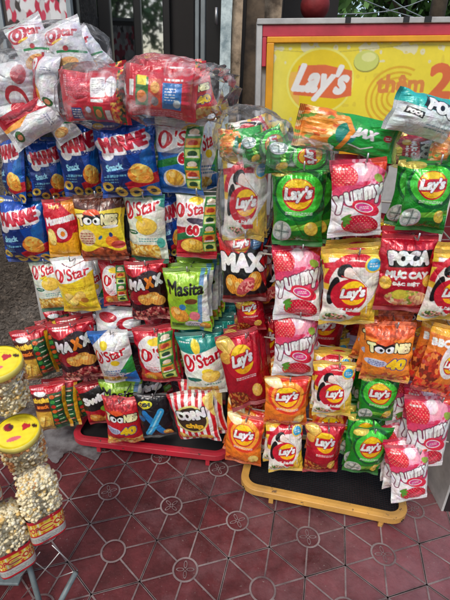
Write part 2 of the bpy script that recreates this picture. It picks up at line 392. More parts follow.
REDL = S(200, 20, 45); LYEL = S(250, 200, 20); LRED = S(205, 22, 42)
def lays_logo(c, cx, cy, r, rot=5):
    c.ell(cx, cy, r*1.12, r*.98, LRED); c.ell(cx, cy-.01, r*1.03, r*.9, LYEL); c.ell(cx-r*.1, cy+r*.35, r*.7, r*.45, S(250, 160, 20), 0, .5)
    c.poly([(cx-r*1.12, cy-r*.2), (cx-r*.4, cy-r*.42), (cx+r*1.08, cy-r*.5), (cx+r*1.15, cy+r*.2), (cx+r*.4, cy+r*.42), (cx-r*1.02, cy+r*.48)], LRED)
    c.text("Lay's", cx, cy, r*1.85, r*.85, WHITE, bold=r*.06, out=((r*.05, S(150, 10, 25)),), rot=rot, shear=.3)
AR = 1.36
def D_lays(base, hi, lo, ring, extra):
    def f(w, ar):
        c = Canvas(w, ar, base); c.grad(.2*ar, 1.2*ar, lo)
        c.ell(.55, .34*ar, .52, .42, ring); c.ell(.52, .33*ar, .44, .36, hi)
        extra(c, ar, 'pre'); lays_logo(c, .5, .33*ar, .27)
        c.small(.26, .54*ar, .78, 2, WHITE, .014, .028)
        extra(c, ar, 'post'); return c
    return f
def ex_green(c, ar, ph):
    if ph == 'pre':
        c.put((np.abs(c.Y-(.78*ar-.12*c.X)) < .05), S(120, 200, 60)); c.ell(.18, .08*ar, .22, .07, S(225, 205, 90), -8)
    else:
        c.ell(.2, .8*ar, .19, .19, S(200, 208, 205)); c.ell(.2, .8*ar, .15, .15, S(150, 165, 160), 0, .5)
        c.line([(.06, .8*ar), (.34, .8*ar)], .014, S(70, 90, 80)); c.line([(.2, .68*ar), (.2, .92*ar)], .014, S(70, 90, 80))
        for a, b in ((-.07, -.07), (.07, -.07), (-.07, .07), (.07, .07)): c.ell(.2+a, .8*ar+b, .045, .045, S(228, 232, 226))
        c.chip(.77, .75*ar, .14, .12, 20, S(246, 214, 80), S(220, 170, 50), 0); c.line([(.3, .97*ar), (.6, .83*ar), (.98, .88*ar)], .03, S(20, 90, 30), .7)
def ex_red(c, ar, ph):
    if ph == 'pre': c.ell(.2, .12*ar, .2, .13, S(235, 190, 90), 20); c.ell(.12, .27*ar, .12, .1, S(225, 170, 70))
    else:
        c.chip(.75, .76*ar, .13, .12, 0, S(246, 200, 90), S(200, 140, 60), 0)
        c.mottle((c.X < .5) & (c.Y > .72*ar) & (((c.X-.2)/.3)**2+((c.Y-.84*ar)/.16)**2 < 1), [S(120, 50, 20), S(200, 120, 50), S(150, 30, 20)], .04, 4)
def ex_orange(c, ar, ph):
    if ph == 'pre':
        c.ring(.52, .33*ar, .42, .38, .035, S(225, 60, 35)); c.ell(.2, .1*ar, .2, .1, S(250, 226, 170), 10)
        c.poly([(.55, 0), (.95, 0), (.95, .35), (.8, .2)], S(222, 50, 40))
    else:
        c.chip(.8, .77*ar, .13, .12, 0, S(250, 215, 120), S(220, 170, 60), 0); c.mottle((((c.X-.3)/.26)**2+((c.Y-.88*ar)/.1)**2 < 1), [S(170, 40, 20), S(225, 120, 40)], .04, 5)
def D_layswhite(w, ar):
    c = Canvas(w, ar, S(232, 226, 216)); YE = S(232, 190, 60)
    c.rect(0, 0, 1, .1*ar, YE); c.rect(0, 0, .1, .5*ar, YE); c.ring(.55, .42*ar, .5, .46, .045, REDL, 180, 360)
    for i in range(7): c.line([(.45+i*.07, .15*ar), (.55+i*.07, .5*ar)], .006, S(170, 165, 160), .7)
    c.put((np.abs(c.Y-.16*ar-.25*(c.X-.5)**2) < .045), REDL)
    c.ell(.35, .24*ar, .14, .1, BLACK, -30); c.ell(.42, .27*ar, .085, .1, S(238, 214, 196)); c.ell(.17, .5*ar, .09, .26, BLACK, 12); c.line([(.5, .25*ar), (.8, .45*ar)], .012, S(190, 160, 130)); c.line([(.3, .3*ar), (.55, .36*ar)], .02, S(200, 60, 60))
    c.ell(.83, .17*ar, .15, .13, S(235, 200, 60)); c.ell(.83, .17*ar, .115, .1, S(50, 160, 205)); c.small(.76, .15*ar, .9, 2, WHITE, .02, .04)
    c.ell(.46, .55*ar, .33, .29, REDL); lays_logo(c, .53, .53*ar, .235)
    c.text('VỊ NẤM', .5, .74*ar, .55, .07, WHITE, .006); c.poly([(.5, .95*ar), (1, .5*ar), (1, ar), (.4, ar)], YE)
    c.rect(.45, .78*ar, .72, .84*ar, REDL); c.rect(0, .93*ar, 1, ar, YE)
    c.ell(.27, .88*ar, .27, .13, S(210, 215, 200)); m = ((c.X-.27)/.22)**2+((c.Y-.88*ar)/.095)**2 < 1
    c.mottle(m, [S(60, 90, 40), S(225, 150, 140), S(150, 160, 90), S(240, 215, 200)], .035, 9)
    c.line([(.8, .5*ar), (.82, .8*ar)], .02, S(225, 215, 190)); return c
def D_max(w, ar):
    c = Canvas(w, ar, BLACK); c.poly([(0, 0), (.75, 0), (.3, .3*ar), (0, .42*ar)], S(205, 25, 30)); c.poly([(1, .1), (1, .8*ar), (.85, .55*ar)], S(170, 20, 25))
    c.rect(0, .88*ar, 1, ar, S(120, 16, 20), .8); lays_logo(c, .5, .15*ar, .18)
    c.ell(.83, .17*ar, .12, .1, S(30, 80, 130)); c.small(.77, .14*ar, .9, 3, S(140, 190, 220), .02, .045)
    c.text('MAX', .5, .4*ar, .92, .3, WHITE, .035, out=((.02, BLACK),), rot=-4)
    for i, (x, y, r) in enumerate(((.25, .7, -20), (.42, .76, -10), (.75, .68, 30))): c.chip(x, y*ar, .16, .2, r, S(235, 160, 50), S(150, 80, 20), 7)
    c.ell(.55, .74*ar, .25, .13, S(205, 85, 85), -35); c.mottle(((c.X-.57)/.2)**2+((c.Y-.74*ar)/.12)**2 < .8, [S(225, 120, 115), S(180, 50, 60), S(240, 170, 150)], .04, 3); return c
def D_yummy(w, ar):
    c = Canvas(w, ar, S(240, 236, 238)); c.put(c.Y < .38*ar-.1*c.X+.05*np.sin(c.X*6), S(215, 35, 75)); c.mottle((c.Y < .3*ar) & (c.X > .4), [S(228, 90, 130), S(240, 160, 185), S(215, 50, 90)], .06, 3); c.ell(.55, .16*ar, .3, .14, S(240, 160, 185)); c.ell(.52, .12*ar, .12, .1, S(250, 215, 225))
    m = ((c.X-.22)/.24)**2+((c.Y-.2*ar)/.19)**2 < 1; c.put(m, S(222, 45, 65)); c.put(m & (np.sin(c.X*90)*np.sin(c.Y*90) > .72), S(250, 180, 150))
    c.ell(.86, .24*ar, .11, .06, S(150, 180, 70), 30); c.poly([(.7, 0), (1, 0), (1, .17*ar), (.74, .06*ar)], S(210, 60, 30)); c.small(.1, .1*ar, .3, 1, WHITE, .03)
    c.ell(.5, .46*ar, .5, .2, S(226, 70, 110), 10)
    for i, ch in enumerate('yummy'): c.text(ch, .14+i*.178+(0, -.01, 0, .035, .07)[i]*.5, (.50-.032*i+(.05 if ch == 'y' else 0))*ar, .15 if ch != 'm' else .19, .27 if ch == 'y' else .19, WHITE, .022, out=((.02, S(120, 50, 80)),), rot=10)
    c.ell(.64, .6*ar, .3, .12, S(225, 40, 70), 20); c.ell(.6, .59*ar, .2, .08, WHITE, 14); c.ell(.6, .59*ar, .18, .065, S(226, 70, 140), 14); c.small(.5, .575*ar, .7, 2, WHITE, .015, .03)
    m = ((c.X-.57)/.36)**2+((c.Y-.82*ar-.12*(c.X-.5))/.19)**2 < 1; c.put(m, S(205, 20, 55)); c.put(m & (((c.X-.6)/.2)**2+((c.Y-.85*ar)/.09)**2 < 1), S(228, 70, 95)); c.put(m & (np.sin(c.X*80+1)*np.sin(c.Y*80) > .8), S(245, 190, 160))
    for a in (-50, -15, 20, 60): c.ell(.24+.05*math.cos(R(a)), .74*ar+.06*math.sin(R(a)), .1, .035, S(90, 150, 50), a+20)
    return c
def D_poca(w, ar):
    c = Canvas(w, ar, S(190, 18, 42)); c.grad(.5*ar, 1.1*ar, S(150, 12, 30)); c.poly([(.12, .2*ar), (.92, .17*ar), (.88, .38*ar), (.14, .4*ar)], BLACK)
    c.text('POCA', .52, .28*ar, .7, .2, WHITE, .028, out=((.015, BLACK),), rot=2); c.text('MỰC CAY', .5, .49*ar, .76, .15, WHITE, .014); c.text('ĐẶC BIỆT', .5, .6*ar, .5, .08, WHITE, .007)
    c.chip(.12, .6*ar, .11, .11, 0, lines=0); c.chip(.9, .56*ar, .1, .1, 0, lines=0)
    m = ((c.X-.55)/.4)**2+((c.Y-.79*ar)/.15)**2 < 1; c.mottle(m, [S(235, 205, 110), S(222, 110, 90), S(240, 170, 130), S(150, 170, 60), S(250, 230, 180)], .06, 5)
    c.ell(.42, .74*ar, .15, .09, S(225, 205, 70)); c.chip(.8, .8*ar, .13, .1, 0, S(235, 180, 130), S(170, 60, 60), 4); c.rect(0, .93*ar, 1, ar, S(170, 12, 34)); return c
def eyes(c, cx, cy, s):
    for d in (-1, 1):
        c.ell(cx+d*s*.55, cy, s*.62, s*.5, BLACK); c.ell(cx+d*s*.55, cy+.1*s, s*.5, s*.36, WHITE); c.ell(cx+d*s*.4, cy+.1*s, s*.17, s*.17, BLACK)
        c.poly([(cx+d*s*1.15, cy-s*.62), (cx, cy-.02*s), (cx, cy-s*.4)], BLACK)
def D_toonies(base, top, bot, sub=None, food=(S(150, 60, 30), S(110, 40, 20), S(190, 90, 50))):
    def f(w, ar):
        c = Canvas(w, ar, base); m = c.Y < .24*ar-.1*np.abs(c.X-.5); c.mottle(m, [top, top, tuple(x*.6 for x in top), tuple(min(1, x*1.6+.05) for x in top)], .05, 2)
        m = c.Y > .8*ar+.05*np.sin(c.X*9); c.mottle(m, list(food), .07, 3)
        c.text('T', .13, .36*ar, .13, .18, S(250, 240, 180), .022, out=((.018, BLACK),), rot=6); c.ell(.4, .28*ar, .2, .1, S(222, 80, 30)); eyes(c, .4, .36*ar, .2)
        c.text('NIES', .77, .36*ar, .3, .18, S(250, 240, 180), .018, out=((.018, BLACK),), rot=-4)
        if sub: c.text(sub, .68, .62*ar, .38, .2, S(252, 205, 30), .03, out=((.018, S(30, 60, 140)),)); c.ell(.25, .6*ar, .22, .09, S(200, 205, 225)); c.small(.1, .57*ar, .42, 3, S(60, 60, 150), .02, .04)
        else:
            c.ell(.22, .62*ar, .19, .17, S(215, 190, 150)); c.small(.08, .55*ar, .36, 5, S(150, 20, 40), .025, .05); c.ell(.78, .46*ar, .16, .03, WHITE)
            c.ell(.52, .62*ar, .06, .03, S(30, 110, 160), -40); c.ell(.76, .68*ar, .14, .12, S(240, 130, 40)); c.ell(.86, .74*ar, .14, .08, S(190, 60, 50)); c.ell(.76, .58*ar, .04, .05, S(40, 60, 120))
        return c
    return f
def ostar(c, cx, cy, w, rot=8, col=S(200, 20, 40), short=False):
    c.text("O'S" if short else "O'Star", cx, cy, w, w*(.42 if short else .3), col, w*.012, out=((.02, S(240, 238, 236)),), rot=rot, shear=.1, taper=-.18 if not short else 0)
    c.ell(cx-w*(.28 if short else .39), cy+.02, w*(.2 if short else .12), w*(.26 if short else .17), col, 10); c.ell(cx-w*(.27 if short else .385), cy+.015, w*(.09 if short else .05), w*(.19 if short else .12), WHITE, 12)
def promo(c, x0, x1, y0, y1, ar):
    c.rect(x0, y0, x1, y1, S(70, 150, 60)); n = 6; hh = (y1-y0)/n; xm = (x0+x1)/2; wd = (x1-x0)
    for i in range(n):
        yy = y0+(i+.5)*hh
        c.rect(x0+wd*.06, yy-hh*.42, x1-wd*.06, yy+hh*.42, (S(45, 120, 60), S(225, 150, 60), S(205, 220, 120))[i % 3])
        c.ell(xm, yy, wd*.3, hh*.3, (S(235, 215, 190), S(190, 60, 40), S(40, 80, 50))[i % 3]); c.rect(x0+wd*.15, yy+hh*.2, x1-wd*.15, yy+hh*.36, (WHITE, S(230, 200, 60))[i % 2])
def D_ostar(kind):
    def f(w, ar):
        if kind == 'yellow':
            c = Canvas(w, ar, S(240, 205, 40)); c.put(c.Y < .42*ar-.18*ar*(c.X-.3)**2*2, S(236, 236, 234)); c.grad(.8*ar, ar*1.2, S(225, 180, 20)); c.line([(.3, .1*ar), (.5, .16*ar), (.85, .07*ar)], .02, S(120, 20, 40))
            ostar(c, .5, .27*ar, .85); c.small(.35, .5*ar, .8, 2, S(150, 110, 20), .018, .04); c.chip(.35, .72*ar, .2, .15, 30, S(245, 215, 110), S(215, 160, 60), 0); c.chip(.62, .66*ar, .16, .12, -20, S(235, 190, 90), S(215, 150, 60), 0); c.ell(.72, .74*ar, .1, .07, S(180, 110, 40))
            return c
        if kind == 'cream':
            c = Canvas(w, ar, S(226, 232, 214)); c.poly([(.6, 0), (1, 0), (1, .2*ar)], S(60, 160, 140)); c.rect(0, 0, 1, .04*ar, S(60, 160, 140)); ostar(c, .48, .18*ar, .85, 12); c.chip(.6, .42*ar, .26, .17, 0, S(245, 205, 80), S(220, 165, 50), 0); c.poly([(.3, .3*ar), (.55, .26*ar), (.55, .38*ar)], S(245, 215, 40))
            c.ell(.22, .52*ar, .18, .045, S(20, 100, 70)); c.small(.12, .51*ar, .34, 1, WHITE, .02); c.small(.4, .6*ar, .9, 2, S(50, 150, 150), .025, .05)
            m = (c.Y > .7*ar) & (c.Y < .92*ar) & (c.X < .85); c.mottle(m, [S(240, 200, 90), S(226, 165, 60), S(250, 226, 150), S(205, 140, 50)], .045, 6); c.ell(.9, .68*ar, .08, .1, S(80, 180, 160)); c.rect(0, .93*ar, 1, ar, S(40, 120, 90)); return c
        if kind == 'blue60':
            c = Canvas(w, ar, S(222, 222, 224)); c.rect(0, .44*ar, 1, ar, S(30, 100, 180)); c.ell(.75, .15*ar, .2, .1, S(240, 210, 40)); c.poly([(0, .56*ar), (.9, .42*ar), (.9, .52*ar), (0, .66*ar)], S(30, 120, 50))
            c.poly([(.1, .46*ar), (.8, .3*ar), (.8, .4*ar), (.2, .5*ar)], S(60, 60, 90), .7); ostar(c, .38, .26*ar, .62, 4, short=True); c.text('60', .7, .5*ar, .3, .17, REDL, .02, out=((.02, WHITE),)); c.ell(.42, .78*ar, .26, .17, S(220, 220, 215)); c.chip(.42, .77*ar, .2, .15, 10, lines=3); promo(c, .66, .98, .1*ar, .92*ar, ar); return c
        if kind == 'red60':
            c = Canvas(w, ar, S(222, 216, 214)); c.rect(0, .02, 1, .07*ar, S(50, 70, 60)); c.rect(0, .52*ar, 1, ar, S(185, 20, 40)); c.ell(.5, .14*ar, .16, .08, S(240, 210, 40)); c.poly([(0, .64*ar), (.9, .48*ar), (.9, .6*ar), (0, .74*ar)], S(30, 110, 60)); c.ell(.6, .44*ar, .3, .07, S(70, 60, 80), 10)
            ostar(c, .42, .26*ar, .8, 6); c.text('60', .45, .56*ar, .3, .17, REDL, .022, out=((.022, WHITE),)); c.ell(.45, .8*ar, .32, .15, S(235, 190, 80)); c.chip(.5, .78*ar, .22, .12, 0); promo(c, .7, .99, .08*ar, .88*ar, ar); return c
        if kind == 'redpromo':
            c = Canvas(w, ar, S(190, 22, 44)); c.ell(.42, .42*ar, .36, .42, S(228, 222, 222)); c.ell(.55, .2*ar, .2, .08, S(240, 210, 40)); ostar(c, .42, .4*ar, .62, 10, short=True); c.small(.2, .62*ar, .55, 3, REDL, .02, .04)
            c.ell(.4, .83*ar, .3, .14, S(232, 130, 60)); c.chip(.3, .85*ar, .14, .1, 0); promo(c, .6, .95, .1*ar, .88*ar, ar); return c
        if kind == 'bluegreen':
            c = Canvas(w, ar, S(234, 234, 232)); c.poly([(0, 0), (.55, 0), (0, .25*ar)], S(30, 100, 180)); c.poly([(1, .45*ar), (1, .78*ar), (.62, .72*ar)], S(40, 150, 60)); c.poly([(1, .76*ar), (1, ar), (.55, ar), (.7, .78*ar)], S(30, 110, 190))
            c.ell(.42, .2*ar, .1, .1, S(240, 210, 50)); ostar(c, .48, .38*ar, .84, 12); c.ell(.6, .52*ar, .12, .07, S(245, 210, 40)); c.small(.15, .66*ar, .8, 3, S(40, 110, 170), .035, .055); m = ((c.X-.35)/.36)**2+((c.Y-.88*ar)/.11)**2 < 1; c.mottle(m, [S(235, 200, 90), S(245, 225, 160), S(210, 160, 60)], .06, 2); return c
        if kind == 'teal':
            c = Canvas(w, ar, S(226, 230, 216)); c.put(c.Y < .26*ar+.05*np.sin(c.X*5), S(24, 140, 128)); c.ell(.42, .2*ar, .1, .15, S(235, 210, 60)); c.small(.05, .12*ar, .3, 1, WHITE, .025); c.rect(0, 0, 1, .06*ar, S(24, 110, 100))
            ostar(c, .5, .4*ar, .9, 14); c.ell(.62, .58*ar, .14, .07, S(245, 215, 50)); c.chip(.68, .66*ar, .22, .13, 0, S(245, 205, 90), S(220, 160, 50), 0); c.ell(.25, .7*ar, .2, .045, S(20, 110, 90)); m = (c.Y > .84*ar) & (c.X < .8) & (c.X > .05); c.mottle(m, [S(240, 200, 90), S(226, 165, 60), S(250, 226, 150)], .05, 6); c.small(.5, .78*ar, .9, 1, S(30, 130, 130), .03); return c
    return f
def D_marine(w, ar):
    c = Canvas(w, ar, S(12, 74, 170)); c.put((np.abs(c.X-.3+.1*np.sin(c.Y*4)) < .3) & (c.Y > .4*ar), S(14, 34, 96), .8); c.put((np.abs(c.X-.85) < .1), S(30, 120, 190), .6); c.ell(.1, .06*ar, .09, .05, S(225, 190, 60)); c.small(.05, .05*ar, .35, 1, WHITE, .03)
    for x, y, a, b in ((.2, .3, .2, .12), (.45, .27, .24, .13), (.75, .22, .2, .12), (.2, .42, .12, .1), (.78, .3, .14, .1), (.5, .36, .3, .08)): c.ell(x, y*ar, a, b, S(230, 225, 228))
    c.ell(.5, .3*ar, .42, .17, S(232, 228, 230), -8); c.text('MARINE', .5, .28*ar, .76, .24, S(196, 24, 54), .02, rot=10, arc=-.15); c.text('Boy', .68, .4*ar, .25, .09, S(40, 60, 130), .01, rot=8)
    c.text('Snack', .3, .58*ar, .3, .11, S(150, 215, 240), .008, rot=8); c.small(.15, .68*ar, .5, 1, S(120, 190, 225), .03)
    # puffed snack pieces over a red band
    c.poly([(.45, .8*ar), (1, .66*ar), (1, .8*ar), (.5, .9*ar)], S(196, 26, 44)); c.mottle((((c.X-.72)/.2)**2+((c.Y-.68*ar)/.17)**2 < 1), [S(238, 150, 50), S(246, 190, 80), S(226, 120, 40), S(250, 215, 110)], .07, 4)
    c.ring(.7, .63*ar, .1, .09, .03, S(250, 200, 90)); c.ring(.8, .74*ar, .09, .07, .03, S(244, 170, 60)); c.small(.1, .7*ar, .35, 3, S(120, 190, 225), .02, .05)
    for x, y, r in ((.12, .84, 0), (.35, .92, 25), (.6, .93, -10), (.88, .92, 30)):
        c.ell(x, y*ar, .11, .09, S(225, 190, 80), r); c.ell(x, y*ar, .05, .04, S(20, 40, 80))
    return c
def D_egg(w, ar):
    c = Canvas(w, ar, S(205, 24, 48)); c.poly([(1, 0), (1, .3*ar), (.5, .05*ar)], S(240, 150, 40)); c.put(c.Y > .62*ar+.1*np.sin(c.X*5), S(243, 172, 30)); c.text("Lay's", .35, .12*ar, .3, .1, S(250, 210, 120), .008)
    c.text('Mummum', .5, .32*ar, .85, .16, WHITE, .018, rot=10); c.ell(.5, .55*ar, .36, .22, S(190, 16, 40)); c.ell(.55, .55*ar, .16, .13, WHITE, 20); c.ell(.57, .56*ar, .07, .065, S(240, 140, 40)); c.chip(.2, .62*ar, .15, .2, -20, S(246, 214, 120), S(220, 170, 80), 0); return c
def D_maxx(w, ar):
    c = Canvas(w, ar, S(46, 14, 20)); c.put(c.Y < .18*ar+.06*np.sin(c.X*8), S(190, 20, 40)); c.ell(.3, .55*ar, .3, .18, S(160, 16, 34), -20); c.small(.1, .06*ar, .45, 2, WHITE, .02, .04)
    for i, ch in enumerate('MAXX'): c.text(ch, .17+i*.21, (.36-.02*i)*ar, .17, .2, (WHITE, WHITE, S(240, 130, 30), WHITE)[i], .026, out=((.018, BLACK),), rot=-6+i*6)
    for x, y, r in ((.45, .6, 10), (.62, .57, -5), (.75, .62, 15)): c.chip(x, y*ar, .2, .12, r, S(245, 180, 80), S(200, 90, 40), 6)
    m = c.Y > .77*ar+.06*np.sin(c.X*7); c.mottle(m, [S(120, 20, 30), S(225, 150, 130), S(150, 30, 40), S(190, 80, 80), S(70, 16, 20)], .05, 3); return c
def D_masita(w, ar):
    c = Canvas(w, ar, S(232, 226, 206)); c.put(c.Y < .46*ar-.12*(c.X-.3), S(150, 195, 40)); c.grad(-.1, .08, S(150, 195, 40)); c.rect(0, 0, 1, .07*ar, S(120, 165, 30))
    c.put((c.X > .86-.1*c.Y) & (c.Y > .1*ar) & (c.Y < .8*ar), S(225, 228, 220)); c.put(np.abs(c.X-.9+.12*c.Y) < .05, S(40, 130, 190), .8)
    c.text('Masita', .5, .27*ar, .82, .24, BLACK, .014, rot=-2, taper=-.15, out=((.01, S(150, 195, 40)),)); c.chip(.28, .68*ar, .24, .17, 20, S(238, 165, 60), S(210, 130, 40), 5); c.ell(.62, .55*ar, .14, .1, S(110, 165, 60)); c.ell(.62, .46*ar, .15, .06, S(110, 60, 30)); c.ell(.66, .7*ar, .13, .1, S(225, 120, 130)); c.ell(.4, .55*ar, .08, .07, S(50, 130, 190))
    c.ell(.6, .86*ar, .22, .1, S(225, 215, 220)); c.small(.45, .83*ar, .75, 3, S(60, 40, 90), .025, .05); c.rect(.05, .84*ar, .36, .9*ar, S(70, 100, 30)); c.chip(.85, .88*ar, .12, .09, 0, S(230, 150, 60)); return c
def D_swing(w, ar):
    c = Canvas(w, ar, S(175, 16, 32)); c.poly([(0, .2*ar), (1, .02*ar), (1, .5*ar), (0, .62*ar)], BLACK); c.text('Swing', .52, .33*ar, .85, .26, WHITE, .026, rot=14, shear=.2); c.ell(.75, .6*ar, .25, .12, S(130, 185, 50), 20); c.chip(.3, .78*ar, .2, .16, 10, S(230, 150, 60)); c.chip(.65, .82*ar, .2, .14, -20, S(225, 140, 60)); return c
def D_x(w, ar):
    c = Canvas(w, ar, S(20, 20, 26)); c.ell(.3, .2*ar, .24, .1, S(235, 225, 60), -8); c.text('OISHI', .3, .2*ar, .34, .09, S(20, 40, 70), .01, rot=5); c.small(.1, .05*ar, .5, 1, WHITE, .02)
    c.line([(.25, .38*ar), (.72, .84*ar)], .2, S(30, 120, 190)); c.line([(.75, .36*ar), (.22, .86*ar)], .2, S(50, 160, 215)); c.line([(.75, .36*ar), (.22, .86*ar)], .05, S(150, 215, 240)); c.chip(.82, .86*ar, .14, .1, 30, S(230, 160, 70)); c.ell(.12, .5*ar, .1, .08, S(30, 90, 140)); return c
def D_corn(w, ar):
    c = Canvas(w, ar, S(236, 232, 226)); c.put(np.sin(c.X*42) > 0, S(200, 24, 40)); c.ell(.46, .45*ar, .38, .36, S(222, 210, 120)); c.ell(.46, .45*ar, .34, .32, S(60, 45, 30)); c.text('CORN', .46, .36*ar, .66, .2, WHITE, .024, out=((.02, BLACK),), rot=6, arc=-.1)
    c.text('chip', .5, .58*ar, .4, .16, S(245, 190, 40), .016, out=((.012, BLACK),)); c.poly([(1, 0), (1, .5*ar), (.75, .12*ar)], S(226, 205, 90), .8)
    for x, y, r in ((.2, .85, 30), (.45, .9, -10), (.7, .84, 20)): c.chip(x, y*ar, .17, .1, r, S(240, 190, 80), S(210, 130, 50), 4)
    return c
def D_strip(w, ar):
    c = Canvas(w, ar, S(120, 70, 20)); c.rect(0, 0, 1, .17*ar, S(195, 22, 40)); c.small(.05, .07*ar, .4, 1, S(240, 190, 190), .03); c.rect(.0, .17*ar, .5, .5*ar, S(70, 26, 12)); c.text('BÒ NƯỚNG', .27, .28*ar, .46, .13, S(246, 200, 60), .012, rot=4); c.text('snack', .27, .41*ar, .35, .1, S(235, 120, 40), .01, rot=4); c.ell(.27, .16*ar, .18, .06, WHITE)
    c.rect(.02, .52*ar, .5, .96*ar, S(200, 150, 50)); c.chip(.26, .74*ar, .2, .2, 10, S(232, 190, 80), S(200, 140, 40), 3); c.line([(.2, .9*ar), (.3, .62*ar)], .03, S(160, 110, 30))
    c.rect(.5, .18*ar, .9, ar, S(24, 80, 44)); n = 8
    for i in range(n):
        y = .2*ar+i*.098*ar; c.ell(.6, y+.05, .075, .05, (S(215, 100, 40), S(60, 150, 60), S(190, 40, 30))[i % 3], 10); c.rect(.68, y+.02, .87, y+.075, (S(50, 130, 60), S(170, 60, 30), S(20, 50, 36))[(i+1) % 3]); c.rect(.7, y+.035, .84, y+.055, S(215, 220, 190))
    c.rect(.9, .1*ar, 1, ar, S(226, 165, 30)); return c
def D_jax(w, ar):      # landscape, turned upright afterwards
    c = Canvas(w, 1/ar, S(30, 160, 60)); h = 1/ar; m = c.X < .38+.08*np.sin(c.Y*9); c.mottle(m, [S(236, 130, 40), S(246, 190, 110), S(225, 100, 40), S(250, 215, 160), S(236, 150, 60), S(120, 160, 60)], .055, 3)
    c.ell(.2, .35*h, .12, .1, S(238, 150, 50)); c.ell(.45, .5*h, .1, .2, S(20, 130, 110)); c.line([(.43, .1*h), (.5, .4*h), (.42, .9*h)], .05, S(240, 150, 50)); c.text('JAX', .62, .45*h, .2, .2, WHITE, .012, rot=-12); c.line([(.5, .75*h), (.62, .82*h), (.72, .7*h)], .02, WHITE); c.ell(.86, .45*h, .055, .06, S(190, 30, 50)); c.small(.83, .42*h, .9, 2, WHITE, .015, .03); c.rect(.96, 0, 1, h, S(215, 220, 90)); return c
def D_pocateal(w, ar):
    c = Canvas(w, 1/ar, S(214, 224, 222)); h = 1/ar; c.put(c.Y < .3*h+.1*c.X, S(40, 180, 170)); c.poly([(.38, .04*h), (1, .22*h), (1, .56*h), (.34, .3*h)], BLACK); c.text('POCA', .7, .3*h, .55, .2, WHITE, .02, out=((.015, BLACK),), rot=-14); c.poly([(.15, .38*h), (.38, .46*h), (.37, .62*h), (.13, .54*h)], BLACK); c.text('POCA', .26, .5*h, .19, .06, WHITE, .008, rot=-14); c.small(.45, .7*h, .8, 2, S(110, 150, 160), .02, .05); return c
def D_redback(w, ar):
    c = Canvas(w, 1/ar, S(200, 16, 44)); h = 1/ar; c.small(.06, .1*h, .12, 10, S(245, 200, 205), .018, .03); c.small(.14, .14*h, .44, 12, S(235, 130, 145), .01, .024)
    c.rect(.48, .12*h, .68, .5*h, S(230, 226, 222)); c.ell(.76, .3*h, .08, .14, S(225, 222, 222)); c.small(.5, .16*h, .66, 6, S(110, 110, 110), .01, .03); c.rect(.48, .54*h, .66, .6*h, WHITE)
    c.rect(.14, .72*h, .32, .95*h, S(20, 60, 130)); c.small(.16, .75*h, .3, 4, WHITE, .015, .035); c.rect(.36, .68*h, .48, .95*h, S(170, 70, 50)); c.ell(.42, .76*h, .04, .05, S(200, 210, 230)); c.rect(.5, .68*h, .64, .95*h, S(50, 110, 40)); c.ell(.57, .82*h, .045, .06, S(235, 140, 60)); c.rect(.67, .75*h, .74, .95*h, WHITE)
    m = (c.X > .84) & (c.X < .93); c.mottle(m, [S(40, 90, 40), S(200, 40, 30), S(226, 160, 50), S(30, 60, 30)], .04, 4); m = (c.X > .76) & (c.X < .84) & (c.Y > .6*h); c.mottle(m, [S(225, 120, 40), S(200, 16, 44), S(240, 190, 80)], .03, 4); return c
def D_redback2(w, ar):
    c = Canvas(w, 1/ar, S(204, 20, 40)); h = 1/ar; c.rect(.05, .3*h, .12, .6*h, WHITE); c.rect(.15, .22*h, .33, .78*h, S(50, 120, 40)); c.rect(.17, .2*h, .3, .38*h, S(235, 220, 40)); c.ell(.24, .6*h, .07, .09, S(235, 130, 50)); c.rect(.35, .24*h, .5, .8*h, S(215, 80, 50)); c.ell(.42, .4*h, .06, .08, S(240, 170, 80)); c.ell(.42, .68*h, .05, .07, S(130, 120, 120))
    c.rect(.52, .3*h, .78, .82*h, S(20, 110, 180)); c.small(.55, .4*h, .7, 5, WHITE, .015, .04); c.ell(.72, .7*h, .05, .06, S(190, 200, 205)); c.small(.54, .22*h, .8, 1, WHITE, .03); c.small(.1, .86*h, .8, 3, S(240, 150, 160), .015, .03); return c
def D_whiteback(w, ar):
    c = Canvas(w, ar, S(222, 222, 224)); c.ell(.3, .25*ar, .2, .16, S(190, 30, 50)); c.ell(.8, .4*ar, .3, .25, S(190, 24, 44)); c.ell(.84, .4*ar, .22, .18, S(226, 224, 224)); return c
def D_ostarwhite(w, ar):
    c = Canvas(w, ar, S(228, 228, 230)); c.ell(.3, .22*ar, .3, .2, S(196, 22, 48)); c.ell(.3, .22*ar, .22, .14, S(235, 235, 235)); c.text('O', .3, .22*ar, .24, .24, S(196, 22, 48), .03, rot=-20); c.text('star', .7, .26*ar, .42, .16, S(196, 22, 48), .014, rot=-14); c.ell(.4, .34*ar, .16, .03, S(245, 200, 40)); c.line([(.3, .5*ar), (.6, .56*ar), (.95, .66*ar)], .06, S(40, 140, 80)); c.ell(.4, .75*ar, .3, .16, S(240, 180, 110)); c.ell(.55, .5*ar, .07, .06, S(205, 60, 70)); c.chip(.35, .78*ar, .16, .12, 0, S(245, 205, 130), S(230, 160, 80), 0); return c
def D_spicy(w, ar):
    c = Canvas(w, ar, S(225, 120, 40)); c.rect(0, 0, 1, .14*ar, S(240, 175, 50)); c.mottle((((c.X-.3)/.3)**2+((c.Y-.6*ar)/.32)**2 < 1), [S(200, 60, 30), S(160, 40, 24), S(230, 130, 60), S(120, 40, 24)], .09, 2); c.text('BBQ', .35, .24*ar, .5, .14, WHITE, .014, rot=5); c.ell(.78, .45*ar, .32, .36, S(226, 216, 212)); lays_logo(c, .8, .5*ar, .2); c.mottle((c.Y > .8*ar), [S(150, 30, 20), S(215, 110, 50), S(225, 60, 40)], .06, 2); return c
